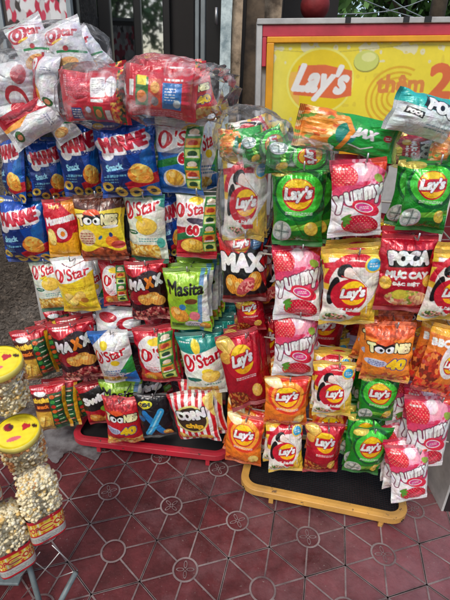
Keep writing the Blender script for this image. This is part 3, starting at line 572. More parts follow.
def D_rededge(w, ar):
    c = Canvas(w, ar, S(224, 224, 226)); c.poly([(0, 0), (.42, 0), (.3, .5*ar), (.42, ar), (0, ar)], S(190, 18, 44)); c.ell(.7, .8*ar, .16, .1, S(60, 110, 60)); c.ell(.72, .8*ar, .08, .06, S(240, 160, 120)); c.poly([(.3, .5*ar), (.5, .7*ar), (.45, ar), (.36, ar)], S(240, 160, 60)); c.small(.5, .25*ar, .85, 2, S(110, 120, 150), .02, .05); c.text('O', .2, .2*ar, .2, .22, S(226, 222, 222), .03); return c
DESIGNS = {
 'green': (D_lays(S(20, 150, 40), S(74, 212, 60), S(14, 116, 30), S(10, 100, 44), ex_green), S(20, 110, 36)),
 'lred': (D_lays(S(185, 18, 40), S(200, 24, 46), S(150, 12, 30), S(170, 14, 34), ex_red), S(150, 14, 30)),
 'orange': (D_lays(S(236, 140, 30), S(244, 160, 50), S(225, 90, 30), S(236, 110, 40), ex_orange), S(200, 100, 30)),
 'lwhite': (D_layswhite, S(190, 150, 60)), 'max': (D_max, S(30, 14, 16)), 'yummy': (D_yummy, S(190, 20, 60)), 'poca': (D_poca, S(150, 12, 30)),
 'toonyellow': (D_toonies(S(240, 210, 40), S(90, 40, 20), S(120, 40, 30)), S(200, 160, 40)),
 'toonorange': (D_toonies(S(236, 135, 40), S(225, 90, 40), 0, '40', (S(226, 120, 50), S(236, 170, 60), S(190, 70, 30))), S(220, 120, 40)),
 'toonred': (D_toonies(S(205, 30, 40), S(190, 30, 40), 0, '40', (S(240, 170, 60), S(226, 110, 40), S(245, 205, 120))), S(190, 26, 40)),
 'oyellow': (D_ostar('yellow'), S(230, 200, 50)), 'ocream': (D_ostar('cream'), S(210, 214, 200)), 'oblue60': (D_ostar('blue60'), S(220, 224, 226)), 'ored60': (D_ostar('red60'), S(200, 200, 200)),
 'oredpromo': (D_ostar('redpromo'), S(190, 190, 192)), 'obluegreen': (D_ostar('bluegreen'), S(60, 120, 170)), 'oteal': (D_ostar('teal'), S(24, 130, 116)),
 'marine': (D_marine, S(20, 70, 140)), 'egg': (D_egg, S(220, 150, 30)), 'maxx': (D_maxx, S(120, 16, 28)), 'masita': (D_masita, S(70, 100, 30)), 'swing': (D_swing, S(150, 16, 28)), 'x': (D_x, S(20, 20, 26)),
 'corn': (D_corn, S(220, 200, 190)), 'strip': (D_strip, S(190, 130, 30)), 'jax': (D_jax, S(30, 150, 60)), 'pteal': (D_pocateal, S(170, 180, 184)), 'redback': (D_redback, S(190, 20, 44)), 'redback2': (D_redback2, S(190, 20, 44)),
 'rededge': (D_rededge, S(215, 215, 218)), 'whiteback': (D_whiteback, S(200, 200, 204)), 'owhite': (D_ostarwhite, S(215, 215, 218)), 'spicy': (D_spicy, S(190, 70, 30)),
}
FOIL = {'marine', 'green', 'obluegreen', 'poca', 'lred', 'maxx'}
LAND = {'jax', 'pteal', 'redback', 'redback2'}
GW = 124
_bags = {}
def smooth_noise(rs, nx, ny, h, w):
    g = rs.randn(ny, nx); yi = np.linspace(0, ny-1.001, h); xi = np.linspace(0, nx-1.001, w)
    y0 = yi.astype(int); x0 = xi.astype(int); fy = (yi-y0)[:, None]; fx = (xi-x0)[None, :]; fy = fy*fy*(3-2*fy); fx = fx*fx*(3-2*fx)
    a = g[y0][:, x0]; b = g[y0][:, x0+1]; c = g[y0+1][:, x0]; d = g[y0+1][:, x0+1]
    return (a*(1-fx)+b*fx)*(1-fy)+(c*(1-fx)+d*fx)*fy
def grid_quads(h, w, off=0, flip=False):
    i = np.arange(h-1)[:, None]*w+np.arange(w-1)[None, :]; i = i.ravel()+off
    q = np.stack([i, i+w, i+w+1, i+1], 1)
    return q[:, ::-1] if flip else q
def bag_meshes(kind, var):
    key = (kind, var)
    if key in _bags: return _bags[key]
    fn, back = DESIGNS[kind]; fin = _bags.get(('art', kind))
    if fin is None:
        if kind in LAND:
            c = fn(int(GW*AR), AR); fin = np.rot90(c.fin(), 1)
        else: fin = fn(GW, AR).fin()
        r0 = np.random.RandomState(hash_str(kind) % 9999); hh, ww = fin.shape[:2]
        fin = np.clip(fin*(1+.07*smooth_noise(r0, 40, 55, hh, ww)+.06*smooth_noise(r0, 9, 12, hh, ww))[..., None]*(1+.05*np.stack([smooth_noise(r0, 12, 16, hh, ww) for _ in range(3)], -1)), 0, 1)
        _bags[('art', kind)] = fin
    h, w = fin.shape[:2]
    rs = np.random.RandomState(hash_str(kind)+var*17 & 0x7fffffff)
    U, V = np.meshgrid(np.linspace(-1, 1, w), np.linspace(-1, 1, h))     # V -1 top
    sf = .065; ns = max(3, int(h*sf))                                    # rows in each seal
    Vb = np.clip((V)/(1-2*sf), -1, 1)
    thick = .225*(1-np.abs(U)**2.4)**.8*(1-np.abs(Vb)**3.2)**.62*(1+.12*smooth_noise(rs, 4, 4, h, w))
    edge = (1-.095*(1-np.abs(Vb)**2.2)+.02*smooth_noise(rs, 3, 9, h, w)-.05*rs.uniform(-.3, 1)*V-.03*rs.uniform(0, 1)*V**2)
    X = U*.5*edge+.008*smooth_noise(rs, 3, 3, h, w)+.02*rs.uniform(-1, 1)*V**2; Z = -V*.5*AR*(.985+.03*U**2*rs.uniform(.2, 1))+.012*U*rs.uniform(-1, 1)+.01*smooth_noise(rs, 5, 3, h, w)*np.abs(V)**3
    wr = np.zeros_like(U)
    for sgn in (-1, 1):
        d = 1-sgn*Vb
        n1 = smooth_noise(rs, 14, 3, h, w); n2 = smooth_noise(rs, 28, 3, h, w)
        wr += (n1*.024+n2*.007)*np.exp(-np.maximum(d, 0)/.3)
    for k in range(15):                                                  # creases
        cx, cy = rs.uniform(-.9, .9), rs.choice([-1, 1])*rs.uniform(.25, .95); an = rs.uniform(0, math.pi); L = rs.uniform(.15, .45)
        dx = (U-cx); dy = (V-cy)*AR; t = dx*math.cos(an)+dy*math.sin(an); n = -dx*math.sin(an)+dy*math.cos(an)
        wr += rs.choice([-1, .6])*rs.uniform(.008, .028)*np.exp(-np.abs(n)/rs.uniform(.025, .07)-(t/L)**2)
    for k in range(5):                                                   # side-edge dents
        cy = rs.uniform(-.8, .8); sg = rs.choice([-1, 1]); wr -= .045*np.exp(-((V-cy)/.07)**2)*np.exp(-((U-sg)/.3)**2)
    inside = (1-np.abs(Vb)**12)*(1-np.abs(U)**14)
    wr += .004*smooth_noise(rs, 9, 12, h, w)
    bend = .06*rs.uniform(-1, 1)*U**2+.05*rs.uniform(-.2, 1)*V**2+.06*rs.uniform(-1, 1)*U*V
    sealwave = .022*np.sin(U*rs.uniform(3, 6)+rs.uniform(0, 6))+.008*smooth_noise(rs, 7, 2, h, w)
    outer = np.clip((np.abs(V)-(1-2*sf))/(2*sf), 0, 1)
    Yf = -(thick+wr*inside)-outer*sealwave*0 + bend + sealwave*np.exp(-np.maximum(1-np.abs(V), 0)/.15)
    Yb = thick*.8 + bend + .002 + sealwave*np.exp(-np.maximum(1-np.abs(V), 0)/.15)
    # body rows ns..h-ns, seals share the border rows
    out = []
    def part(r0, r1, nm, material, zig=0):
        Xp = X[r0:r1]; Yp = Yf[r0:r1]; Zp = Z[r0:r1].copy(); hh = r1-r0
        if zig: Zp[0 if zig > 0 else -1] += (.006*np.where(np.arange(w) % 2, 1, -1))
        cols = fin[r0:r1].reshape(-1, 3)
        if zig: cols = cols*.93+.02
        P = np.stack([Xp, Yp, Zp], -1).reshape(-1, 3); q = grid_quads(hh, w)
        st = 4 if not zig else 2
        ci = np.unique(np.concatenate([np.arange(0, w, st), [w-1]])); ri = np.unique(np.concatenate([np.arange(r0, r1, st), [r1-1]]))
        Pb = np.stack([X[ri][:, ci], Yb[ri][:, ci], Z[ri][:, ci]], -1).reshape(-1, 3); q2 = grid_quads(len(ri), len(ci), len(P), True)
        cb = np.tile(np.array(back), (len(Pb), 1))
        me = mesh_np(nm, np.concatenate([P, Pb]), np.concatenate([q, q2]), material, np.concatenate([cols, cb]))
        return me
    res = (part(ns-1, h-ns+1, 'bag_body', M['foil'] if kind in FOIL else M['bag']), part(0, ns, 'top_seal', M['seal'], 1), part(h-ns, h, 'bottom_seal', M['seal'], -1))
    _bags[key] = res; return res
NV = {}
def make_bag(kind, matrix, label, group, var=0, name='chip_bag', cat='chip bag', small=False):
    b, t, s = bag_meshes(kind, var)
    root = bpy.data.objects.new(name, b); COL.objects.link(root)
    for nm, me in (('top_seal', t), ('bottom_seal', s)):
        c = bpy.data.objects.new(nm, me); COL.objects.link(c); c.parent = root
    root.matrix_world = matrix
    tag(root, label, cat, group)
    return root
ORD = ['', 'second', 'third', 'fourth', 'fifth', 'sixth']
rnd = random.Random(3)
PRONGS = {'L': [], 'R': []}
def YL(px): return 1.44-(px-60)/165*.075
def YR(px): return 1.26-(px-245)/160*.14
GRP = {}
def bag_at(kind, cx, cy, wpx, hpx, rot, yaw, Y, label, group, var=0, tilt=0, T=1.0, off=Vector((0, 0, 0)), name='chip_bag', cat='chip bag'):
    top = at(cx, cy-hpx/2, Y); bot = at(cx, cy+hpx/2, Y); mid = at(cx, cy, Y)
    mm = mpp(cx, cy, Y); W = wpx*mm; Hm = (top-bot).length
    if abs(rot) > 45: Hm = hpx/abs(at(cx, cy-5, Y).z-at(cx, cy+5, Y).z)*0+hpx*mm
    M4 = Matrix.Translation(mid+off) @ Matrix.Rotation(R(yaw), 4, 'Z') @ Matrix.Rotation(R(tilt), 4, 'X') @ Matrix.Rotation(R(rot), 4, 'Y') @ Matrix.Diagonal((W, W*T, Hm/AR, 1))
    return make_bag(kind, M4, label, group, var, name, cat), mid, W, Hm

DESC = {'green': ('bright green potato chip bag', 'green chip bag'), 'lred': ('red potato chip bag', 'red chip bag'), 'orange': ('orange potato chip bag', 'orange chip bag'), 'lwhite': ('white red and gold chip bag', 'white gold chip bag'),
 'max': ('black and red ridged chip bag', 'black chip bag'), 'yummy': ('pink white strawberry snack bag', 'strawberry snack bag'), 'poca': ('dark red spicy squid chip bag', 'dark red bag'), 'toonyellow': ('yellow snack bag with cartoon eyes', 'yellow eyes bag'),
 'toonorange': ('orange snack bag with cartoon eyes', 'orange eyes bag'), 'toonred': ('red snack bag with cartoon eyes', 'red eyes bag'), 'oyellow': ('yellow and white chip bag', 'yellow chip bag'), 'ocream': ('cream and green chip bag', 'cream chip bag'),
 'oblue60': ('white blue chip bag with offer strip', 'white blue bag'), 'ored60': ('white red chip bag with offer strip', 'white red bag'), 'oredpromo': ('red chip bag with green offer strip', 'red offer bag'), 'obluegreen': ('white chip bag with blue green corners', 'white corner bag'),
 'oteal': ('white chip bag with teal top', 'teal topped bag'), 'marine': ('navy blue squid snack bag', 'navy snack bag'), 'egg': ('small red and yellow egg snack bag', 'egg snack bag'), 'maxx': ('dark red wavy chip bag', 'wavy chip bag'),
 'masita': ('lime green seaweed snack bag', 'lime snack bag'), 'swing': ('red and black chip bag', 'red black bag'), 'x': ('small black bag with blue X', 'blue X bag'), 'corn': ('red striped corn chip bag', 'striped corn bag'), 'strip': ('small brown grill snack bag', 'brown snack bag'),
 'spicy': ('orange red spicy chip bag', 'orange red bag'), 'whiteback': ('white bag with red spots', 'white spotted bag'), 'owhite': ('white potato chip bag', 'white chip bag')}
# rack, kind, cx, cy, w, h, rot, yaw, depth offset, number in stack, stack step (x, y, z), where it hangs
BAGS = [
 ('L', 'marine', 14, 168, 38, 70, 4, -28, .0, 2, (.0, .035, .0), 'leftmost in top row of left rack'),
 ('L', 'marine', 48, 170, 36, 62, -4, 26, .01, 2, (.0, .035, .0), 'second from left in top row of left rack'),
 ('L', 'marine', 80, 160, 42, 76, -3, 24, -.01, 2, (.0, .035, .0), 'third from left in top row of left rack'),
 ('L', 'marine', 127, 160, 62, 76, -6, 2, -.04, 2, (.0, .04, .0), 'widest of its row, top row of left rack'),
 ('L', 'oblue60', 180, 157, 50, 76, -3, -4, .0, 1, None, 'below the right red bundle, left rack'),
 ('L', 'obluegreen', 203, 152, 34, 82, -3, 32, .06, 1, None, 'at right end of top row, left rack'),
 ('L', 'marine', 24, 231, 50, 64, -2, -4, .0, 2, (.005, .035, .0), 'leftmost in second row of left rack'),
 ('L', 'egg', 62, 229, 33, 58, -2, 6, .0, 2, (.0, .035, 0), 'between navy and yellow bags, left rack'),
 ('L', 'toonyellow', 101, 228, 49, 66, -2, 0, -.02, 2, (.004, .035, 0), 'in second row of left rack'),
 ('L', 'ocream', 146, 229, 44, 68, -4, -8, .0, 1, None, 'in second row of left rack'),
 ('L', 'marine', 170, 226, 28, 64, 0, 20, .05, 1, None, 'squeezed behind the cream bag, left rack'),
 ('L', 'ored60', 197, 225, 44, 66, -2, 0, .0, 2, (.012, .035, 0), 'right end of second row, left rack'),
 ('L', 'ocream', 51, 286, 34, 50, -10, 4, .03, 1, None, 'half behind the yellow bag, left rack'),
 ('L', 'oyellow', 76, 285, 42, 54, -8, 0, -.01, 1, None, 'in third row of left rack'),
 ('L', 'obluegreen', 92, 284, 30, 54, -4, 25, .05, 3, (.02, .03, 0), 'right of the yellow bag, left rack'),
 ('L', 'oredpromo', 115, 283, 28, 46, -2, 4, .03, 2, (.01, .03, 0), 'left of wavy chip bag in third row'),
 ('L', 'maxx', 148, 291, 42, 58, -3, 4, -.02, 5, (.014, .04, .004), 'third row, middle of left rack'),
 ('L', 'masita', 188, 300, 45, 64, -4, -4, -.03, 5, (.016, .04, .004), 'right end of third row, left rack'),
 ('L', 'strip', 36, 354, 34, 48, -10, 20, .0, 6, (.034, .045, .005), 'far left of fourth row, left rack'),
 ('L', 'maxx', 77, 351, 44, 56, -6, 8, .0, 4, (.014, .045, .006), 'fourth row of left rack'),
 ('L', 'whiteback', 118, 325, 50, 34, 0, 10, .06, 1, None, 'lying above fourth row of left rack'),
 ('L', 'obluegreen', 115, 357, 42, 54, -8, 0, -.02, 1, None, 'fourth row, above the red eyes bag'),
 ('L', 'maxx', 96, 352, 24, 54, 0, 20, .06, 2, (.012, .04, 0), 'tucked beside the blue cornered bag, left rack'),
 ('L', 'oredpromo', 157, 356, 42, 56, -4, 4, -.01, 3, (.012, .035, 0), 'fourth row, above the blue X bag'),
 ('L', 'oteal', 203, 363, 45, 60, -8, 0, -.02, 4, (.014, .04, .004), 'fourth row, above the striped bags'),
 ('L', 'strip', 52, 407, 34, 42, -6, 16, .0, 6, (.036, .035, .006), 'far left of bottom row, left rack'),
 ('L', 'swing', 100, 402, 36, 44, -8, 14, .06, 2, (.01, .035, 0), 'bottom row behind the red eyes bag'),
 ('L', 'masita', 122, 399, 44, 40, -4, 4, .07, 1, None, 'laid low behind the red eyes bag'),
 ('L', 'toonred', 123, 421, 38, 46, -4, 0, -.04, 1, None, 'in bottom row over the red tray'),
 ('L', 'x', 155, 415, 34, 46, -7, 4, -.03, 1, None, 'in bottom row over the red tray'),
 ('L', 'corn', 195, 416, 46, 50, -8, -4, -.06, 2, (.03, .04, .008), 'right end of bottom row, left rack'),
 ('L', 'maxx', 108, 320, 46, 42, 6, 6, .12, 3, (-.02, .05, .004), 'deep between third and fourth row, left rack'),
 ('L', 'strip', 66, 328, 32, 42, -8, 18, .10, 4, (.03, .05, .004), 'deep below the yellow chip bag'),
 ('L', 'ored60', 140, 322, 40, 40, -14, 6, .14, 2, (.02, .05, .004), 'deep below the wavy chip bag'),
 ('L', 'maxx', 176, 268, 30, 44, 24, 10, .10, 3, (.02, .04, .01), 'leaning beside the lime green bag'),
 ('L', 'oteal', 214, 340, 34, 46, -6, 6, .10, 3, (.01, .05, .004), 'deep at right end of fourth row'),
 ('L', 'toonyellow', 128, 262, 30, 34, 10, 6, .14, 2, (.02, .05, 0), 'deep below the cream bag, left rack'),
 ('L', 'oblue60', 141, 160, 30, 66, 4, 14, .08, 2, (.01, .05, 0), 'hidden edge right of widest navy bag'),
 ('L', 'strip', 88, 390, 34, 42, -10, 16, .16, 4, (.03, .05, .006), 'deep above the red tray left end'),
 ('L', 'swing', 146, 392, 40, 34, -8, 10, .14, 2, (.02, .05, 0), 'deep above the blue X bag'),
 # right rack
 ('R', 'lred', 322, 330, 44, 56, 4, 6, .12, 3, (.006, .05, 0), 'deep under the large white gold bag'),
 ('R', 'lred', 266, 345, 36, 56, -8, 10, .14, 3, (.01, .05, 0), 'deep between red and strawberry bags'),
 ('R', 'max', 266, 278, 34, 60, -4, 12, .12, 2, (.01, .05, 0), 'deep right of the black ridged bag'),
 ('R', 'poca', 382, 328, 46, 44, 6, 6, .12, 3, (.0, .05, 0), 'deep above the orange eyes bag'),
 ('R', 'yummy', 405, 398, 40, 50, -10, 8, .08, 5, (-.004, .05, .004), 'deep right of the small green bag'),
 ('R', 'toonorange', 414, 322, 36, 48, 6, 4, .1, 2, (0, .05, 0), 'deep below the dark red squid bag'),
 ('R', 'poca', 322, 248, 44, 40, 4, 6, .1, 2, (.01, .05, 0), 'deep below the large green bag'),
 ('R', 'lred', 383, 236, 36, 40, 8, 6, .12, 2, (.01, .05, 0), 'deep below the large strawberry bag'),
 ('R', 'lwhite', 268, 430, 34, 42, -6, 6, .1, 3, (.0, .05, 0), 'deep between the two orange bags'),
 ('R', 'green', 346, 425, 32, 42, 6, 6, .09, 3, (.0, .05, 0), 'deep left of the bottom green bag'),
 ('R', 'lred', 388, 444, 30, 50, 4, 10, .12, 4, (.0, .05, 0), 'deep beside the bottom green bag'),
 ('R', 'lwhite', 245, 199, 46, 88, -2, 2, .0, 2, (.0, .04, 0), 'wrapped, left end of right rack top row'),
 ('R', 'green', 298, 207, 54, 80, -2, 0, -.02, 2, (.03, .035, 0), 'large, second in right rack top row'),
 ('R', 'yummy', 357, 199, 56, 78, -5, 4, -.02, 2, (.02, .04, 0), 'large, right rack top row'),
 ('R', 'green', 427, 197, 50, 70, -2, 0, .01, 2, (-.006, .04, 0), 'right end of right rack top row'),
 ('R', 'max', 243, 268, 46, 68, -4, 0, .0, 3, (.016, .04, 0), 'left end of right rack second row'),
 ('R', 'lred', 250, 313, 30, 34, -10, 4, .05, 2, (.0, .03, 0), 'small, below the black ridged bag'),
 ('R', 'yummy', 297, 283, 48, 72, -3, 2, -.01, 3, (.016, .04, .004), 'second row of right rack'),
 ('R', 'lwhite', 350, 288, 58, 74, -3, 0, -.03, 3, (.012, .035, .006), 'large, second row of right rack'),
 ('R', 'poca', 405, 274, 56, 74, -2, 2, -.01, 2, (.004, .04, .004), 'second row of right rack'),
 ('R', 'lwhite', 449, 287, 46, 72, 0, 6, -.01, 2, (.004, .04, .006), 'at right edge, second row, right rack'),
 ('R', 'lred', 243, 370, 42, 74, -10, 14, .0, 4, (.022, .04, .004), 'third row, left end of right rack'),
 ('R', 'yummy', 295, 346, 44, 68, -4, 2, .0, 3, (.016, .04, .004), 'third row of right rack'),
 ('R', 'lwhite', 333, 389, 40, 54, -3, 0, .0, 6, (.004, .04, .004), 'small, over the small red bag'),
 ('R', 'toonorange', 387, 352, 50, 58, -2, 2, -.02, 3, (.0, .045, .002), 'third row of right rack'),
 ('R', 'spicy', 440, 360, 36, 64, 4, -8, -.01, 2, (-.004, .045, 0), 'at right edge, third row, right rack'),
 ('R', 'green', 377, 398, 38, 46, -2, 0, .02, 4, (.004, .04, .002), 'small, under the orange eyes bag'),
 ('R', 'orange', 286, 401, 44, 50, -2, 4, .0, 4, (.012, .04, .002), 'small, between white and strawberry bags'),
 ('R', 'orange', 244, 440, 39, 48, 3, -2, .0, 3, (.002, .045, .002), 'bottom row, left end of right rack'),
 ('R', 'lwhite', 285, 446, 37, 46, -3, 2, .0, 3, (-.004, .04, .0), 'small, bottom row of right rack'),
 ('R', 'lred', 323, 448, 38, 46, -3, 4, .0, 1, None, 'small, bottom row of right rack'),
 ('R', 'orange', 327, 432, 36, 46, 4, 4, .05, 2, (.004, .04, .0), 'small, behind the red bottom row bag'),
 ('R', 'green', 367, 451, 38, 49, 0, 0, .0, 3, (-.002, .045, .002), 'small, bottom row of right rack'),
 ('R', 'yummy', 427, 433, 44, 74, -8, 4, .02, 5, (-.006, .045, .004), 'upper of the two at bottom right'),
 ('R', 'yummy', 409, 473, 40, 52, -9, 4, -.02, 4, (-.008, .045, .004), 'lowest, bottom right of right rack'),
]
vc = {}
for rk, kind, cx, cy, w, h, rot, yaw, dy, ns, st, place in BAGS:
    Y = (YL if rk == 'L' else YR)(cx)+dy
    yaw0 = yaw+(-4 if rk == 'L' else -6)
    for k in range(ns):
        v = vc.get(kind, 0); vc[kind] = v+1
        off = Vector((0, 0, 0))
        if k: off = Vector((st[0]*k+rnd.uniform(-.006, .006), st[1]*k, st[2]*k+rnd.uniform(-.005, .006)))
        long, short = DESC[kind]
        lab = f'{long}, {place}' if k == 0 else f'{short}, {ORD[k]} deep in stack {place}'
        o, mid, W, Hm = bag_at(kind, cx, cy, w, h, rot+(rnd.uniform(-6, 6) if k else rnd.uniform(-3, 3)), yaw0+(rnd.uniform(-9, 9) if k else rnd.uniform(-5, 5)), Y, lab, f'{long}s on the racks', v % 5, tilt=rnd.uniform(-9, 4), off=off, T=rnd.uniform(.85, 1.05))
        if k == 0 and h > 44 and kind != 'whiteback': PRONGS[rk].append((mid.x, Y, mid.z+Hm/2*.9, max(ns, 1)))
GR = 'loose bags lying on top of the racks'
bag_at('jax', 348, 134, 40, 108, 98, 0, 1.17, 'green and orange snack bag lying across the right rack top', GR, T=1.6)
bag_at('jax', 455, 150, 34, 50, 95, 0, 1.14, 'green snack bag end at right edge of right rack top', GR, T=1.4)
bag_at('pteal', 425, 116, 42, 74, 101, 6, 1.12, 'teal and silver chip bag slumped on the right rack top', GR, T=1.6)
bag_at('rededge', 46, 84, 34, 62, 4, -20, 1.36, 'white chip bag standing between the wrapped bundles, red edge', GR, T=1.2, tilt=-6)
bag_at('rededge', 34, 120, 36, 66, 62, 10, 1.35, 'white bag with red diagonal edge slumped at top left', GR, T=1.3)
bag_at('whiteback', 12, 118, 36, 56, 70, 0, 1.38, 'white bag with red corner slumped at far top left', GR, T=1.3)
bag_at('owhite', 60, 122, 28, 40, -30, 0, 1.38, 'crumpled white bag under the left red bundle', GR, T=1.3)

# ---- clear film bundles
def film_shell(name, c, rx, ry, rz, seed, label, rot=0, tuft=None, sub=5, amp=1.0, mtl=None, parent=None):
    import bmesh
    bm = bmesh.new(); bmesh.ops.create_icosphere(bm, subdivisions=sub, radius=1)
    rs = np.random.RandomState(seed); mt = Matrix.Rotation(R(rot), 3, 'Y')
    for v in bm.verts:
        p = v.co.copy(); q = Vector([math.copysign(abs(t)**.62, t) for t in p]); q = q/max(1, q.length**.35)
        n = abs(noise.noise(p*1.9+Vector((seed, 0, 0))))*.2+abs(noise.noise(p*4.2+Vector((0, seed, 0))))*.07+abs(noise.noise(p*9+Vector((0, 0, seed))))*.018
        s = 1+amp*(.12-n)
        if tuft:
            d = p.dot(Vector(tuft).normalized())
            if d > .72: s += (d-.72)*1.3*(1+1.2*noise.noise(p*9))
        v.co = mt @ Vector((q.x*rx*s, q.y*ry*s, q.z*rz*s))
    me = bpy.data.meshes.new(name); bm.to_mesh(me); bm.free(); me.materials.append(mtl or M['film'])
    me.polygons.foreach_set('use_smooth', np.ones(len(me.polygons), dtype=bool))
    o = link(name, me, parent, c)
    if label: tag(o, label, 'plastic wrap')
    return o
def bundle(kinds, cx, cy, w, h, Y, label, film_label, rot, seed, tuft=None, inner=None, bw=None, tint=None):
    c = at(cx, cy, Y); mm = mpp(cx, cy, Y)
    for i, (kd, ox, oy, bw_, bh_, r_, lb) in enumerate(inner):
        bag_at(kd, cx+ox, cy+oy, bw_, bh_, r_, rnd.uniform(-5, 5), Y+lb[1], lb[0], 'bags packed inside the clear bundles', i % 3, T=lb[2] if len(lb) > 2 else 1.2)
    film_shell('plastic_wrap', c+Vector((0, .03, 0)), w*mm*.53, .13, h*mm*.55, seed, film_label, rot, tuft)
bundle(0, 96, 97, 70, 52, 1.36, '', 'clear film wrapping the left red bundle', 5, 3, inner=[
 ('redback', 0, 0, 50, 68, 90, ('red back-side-out bag at front of left red bundle', -.03, 1.3)), ('redback2', 2, -6, 46, 66, 90, ('red bag second in left red bundle', .04)), ('redback', 0, -10, 44, 64, 88, ('red bag at the back of left red bundle', .1))])
bundle(0, 168, 93, 84, 58, 1.33, '', 'crinkled clear film wrapping the right red bundle', 3, 9, tuft=(1, -.2, .15), inner=[
 ('redback2', -6, 0, 50, 72, 93, ('red bag with blue panel front of right red bundle', -.03, 1.3)), ('redback', 4, -7, 46, 68, 90, ('red bag second in right red bundle', .04)), ('toonred', 28, 4, 40, 44, -20, ('crumpled red bag at right end of right red bundle', .02, 1.4)), ('redback2', 0, -12, 42, 64, 92, ('red bag at the back of right red bundle', .1))])
bundle(0, 50, 56, 104, 50, 1.42, '', 'clear film over the white bags on left rack top', -6, 14, inner=[
 ('owhite', -15, -8, 40, 56, -24, ('white chip bag left of pair under film, top left', -.02)), ('owhite', 18, -6, 42, 58, -20, ('white chip bag right of pair under film, top left', -.04)), ('owhite', 36, 2, 40, 50, -40, ('white chip bag at right end under film, top left', .04)), ('toonorange', 4, 10, 36, 40, 60, ('orange printed bag low under film, top left', .02))])
bundle(0, 16, 88, 62, 58, 1.40, '', 'clear film over bags at the left edge, rack top', 0, 21, inner=[
 ('whiteback', -6, -2, 46, 56, 80, ('white bag with red picture under film, left edge', -.02)), ('owhite', 6, 14, 40, 54, 60, ('white bag slumped under film, left edge', .03))])
bundle(0, 253, 138, 70, 50, 1.24, '', 'clear film bag knotted over green bags, right rack top', 10, 33, tuft=None, inner=[
 ('green', 12, 8, 30, 50, 70, ('green bag lying in clear film at right rack top left', -.02)), ('jax', -12, 4, 28, 44, 84, ('green orange bag in clear film, right rack top left', .0)), ('lwhite', -4, -6, 26, 44, 75, ('gold printed bag behind others in clear film, right rack', .06))])
bundle(0, 298, 154, 70, 34, 1.20, '', 'clear film folded over flat green bag, right rack top', 4, 41, inner=[
 ('green', 0, 2, 32, 66, 84, ('green bag lying flat in film above large green bag', -.01, 1.1))])
bundle(0, 415, 147, 56, 36, 1.2, '', 'clear film around dark red bags, right rack top', -4, 52, inner=[
 ('poca', -4, 4, 26, 60, 84, ('dark red bag lowest in bundle, right rack top', -.02)), ('lred', 2, -2, 24, 56, 80, ('dark red bag second in bundle, right rack top', .02)), ('poca', 0, -8, 22, 54, 86, ('dark red bag uppermost in bundle, right rack top', .05))])
film_shell('plastic_wrap', at(246, 196, 1.27), .082, .065, .155, 61, 'clear film sleeve hanging around the tall white gold bag', 2, amp=.7)

# ------------------------------------------------------------------ racks
def rounded_rect(w, d, r, n=8):
    pts = []
    for cx, cy, a0 in ((w-r, r, -90), (w-r, d-r, 0), (r, d-r, 90), (r, r, 180)):
        for i in range(n+1):
            a = R(a0+90*i/n); pts.append(Vector((cx+r*math.cos(a), cy+r*math.sin(a), 0)))
    return pts
def rack(key, p0, p1, depth, mt, label, zt, hgt, solid, postcol):
    d = p1-p0; ang = math.atan2(d.y, d.x); w = math.hypot(d.x, d.y)
    root = thing('display_rack', label, 'display rack', (p0.x, p0.y, 0), 'snack display racks'); root.rotation_euler = (0, 0, ang)
    path = [p+Vector((0, 0, zt)) for p in rounded_rect(w, depth, .07)]
    m = MB(); m.sweep(path, [(-.014, .0), (.0, .0), (.0, .026), (-.014, .03), (-.03, .03), (-.03, .026), (-.014, .024)]); tray = m.build('tray_rim', mt, root, smooth=False, bevel=.0015)
    m = MB(); inner = rounded_rect(w-.03, depth-.03, .055)
    if solid:
        vs = [p+Vector((.015, .015, zt+.008)) for p in inner]; m.add(vs, [tuple(range(len(vs)))]); m.build('tray_floor', M['blackmetal'], root)
    else:
        x = .02
        while x < w-.02: m.box(x, x+.0045, .015, depth-.015, zt+.006, zt+.0085); x += .0095
        y = .02
        while y < depth-.02: m.box(.015, w-.015, y, y+.0045, zt+.009, zt+.0115); y += .0095
        m.build('tray_floor', M['blackmetal'], root)
    for fx in (.12, w-.1):
        for fy in (.018, depth-.03):
            m = MB(); m.box(fx, fx+.018, fy-.01, fy+.008, 0, zt); m.build('foot', mt, root, bevel=.002)
    for fx in (.05, w-.05):
        m = MB(); m.tube([(fx, depth-.04, zt), (fx, depth-.04, hgt)], .009); m.build('post', postcol, root, smooth=True)
    for z in np.linspace(.38, hgt, 6):
        m = MB(); m.tube([(.05, depth-.04, z), (w-.05, depth-.04, z)], .004); m.build('crossbar', postcol, root, smooth=True)
    if key == 'R':
        for z, y in ((.36, .1), (.66, .12), (.985, .05), (1.0, .08)):
            m = MB(); m.tube([(.02, y, z), (w*.5, y, z-.003), (w+.08, y, z+.002)], .0025, 6); m.build('front_rod', M['whitewire'], root, smooth=True)
    inv = (Matrix.Translation((p0.x, p0.y, 0)) @ Matrix.Rotation(ang, 4, 'Z')).inverted()
    for (x, Y, z, n) in PRONGS[key]:
        a = inv @ Vector((x, Y-.035, z)); yb = depth-.04
        if yb-a.y < .05: continue
        m = MB(); m.tube([(a.x, yb, a.z), (a.x, a.y+.02, a.z+.002), (a.x, a.y+.004, a.z+.006), (a.x, a.y, a.z+.026)], .0024, 6); m.build('hook', M['steel'], root, smooth=True)
    return root
pL0 = gnd(68, 440, .06); pL1 = gnd(229, 459, .06)
pR0 = gnd(238, 487, .06); pR1 = gnd(410, 523, .06)
rack('L', Vector((pL0.x, pL0.y, 0)), Vector((pL1.x, pL1.y, 0)), .38, M['red'], 'wire snack rack on a red enamel base tray', .038, 1.36, True, M['wire'])
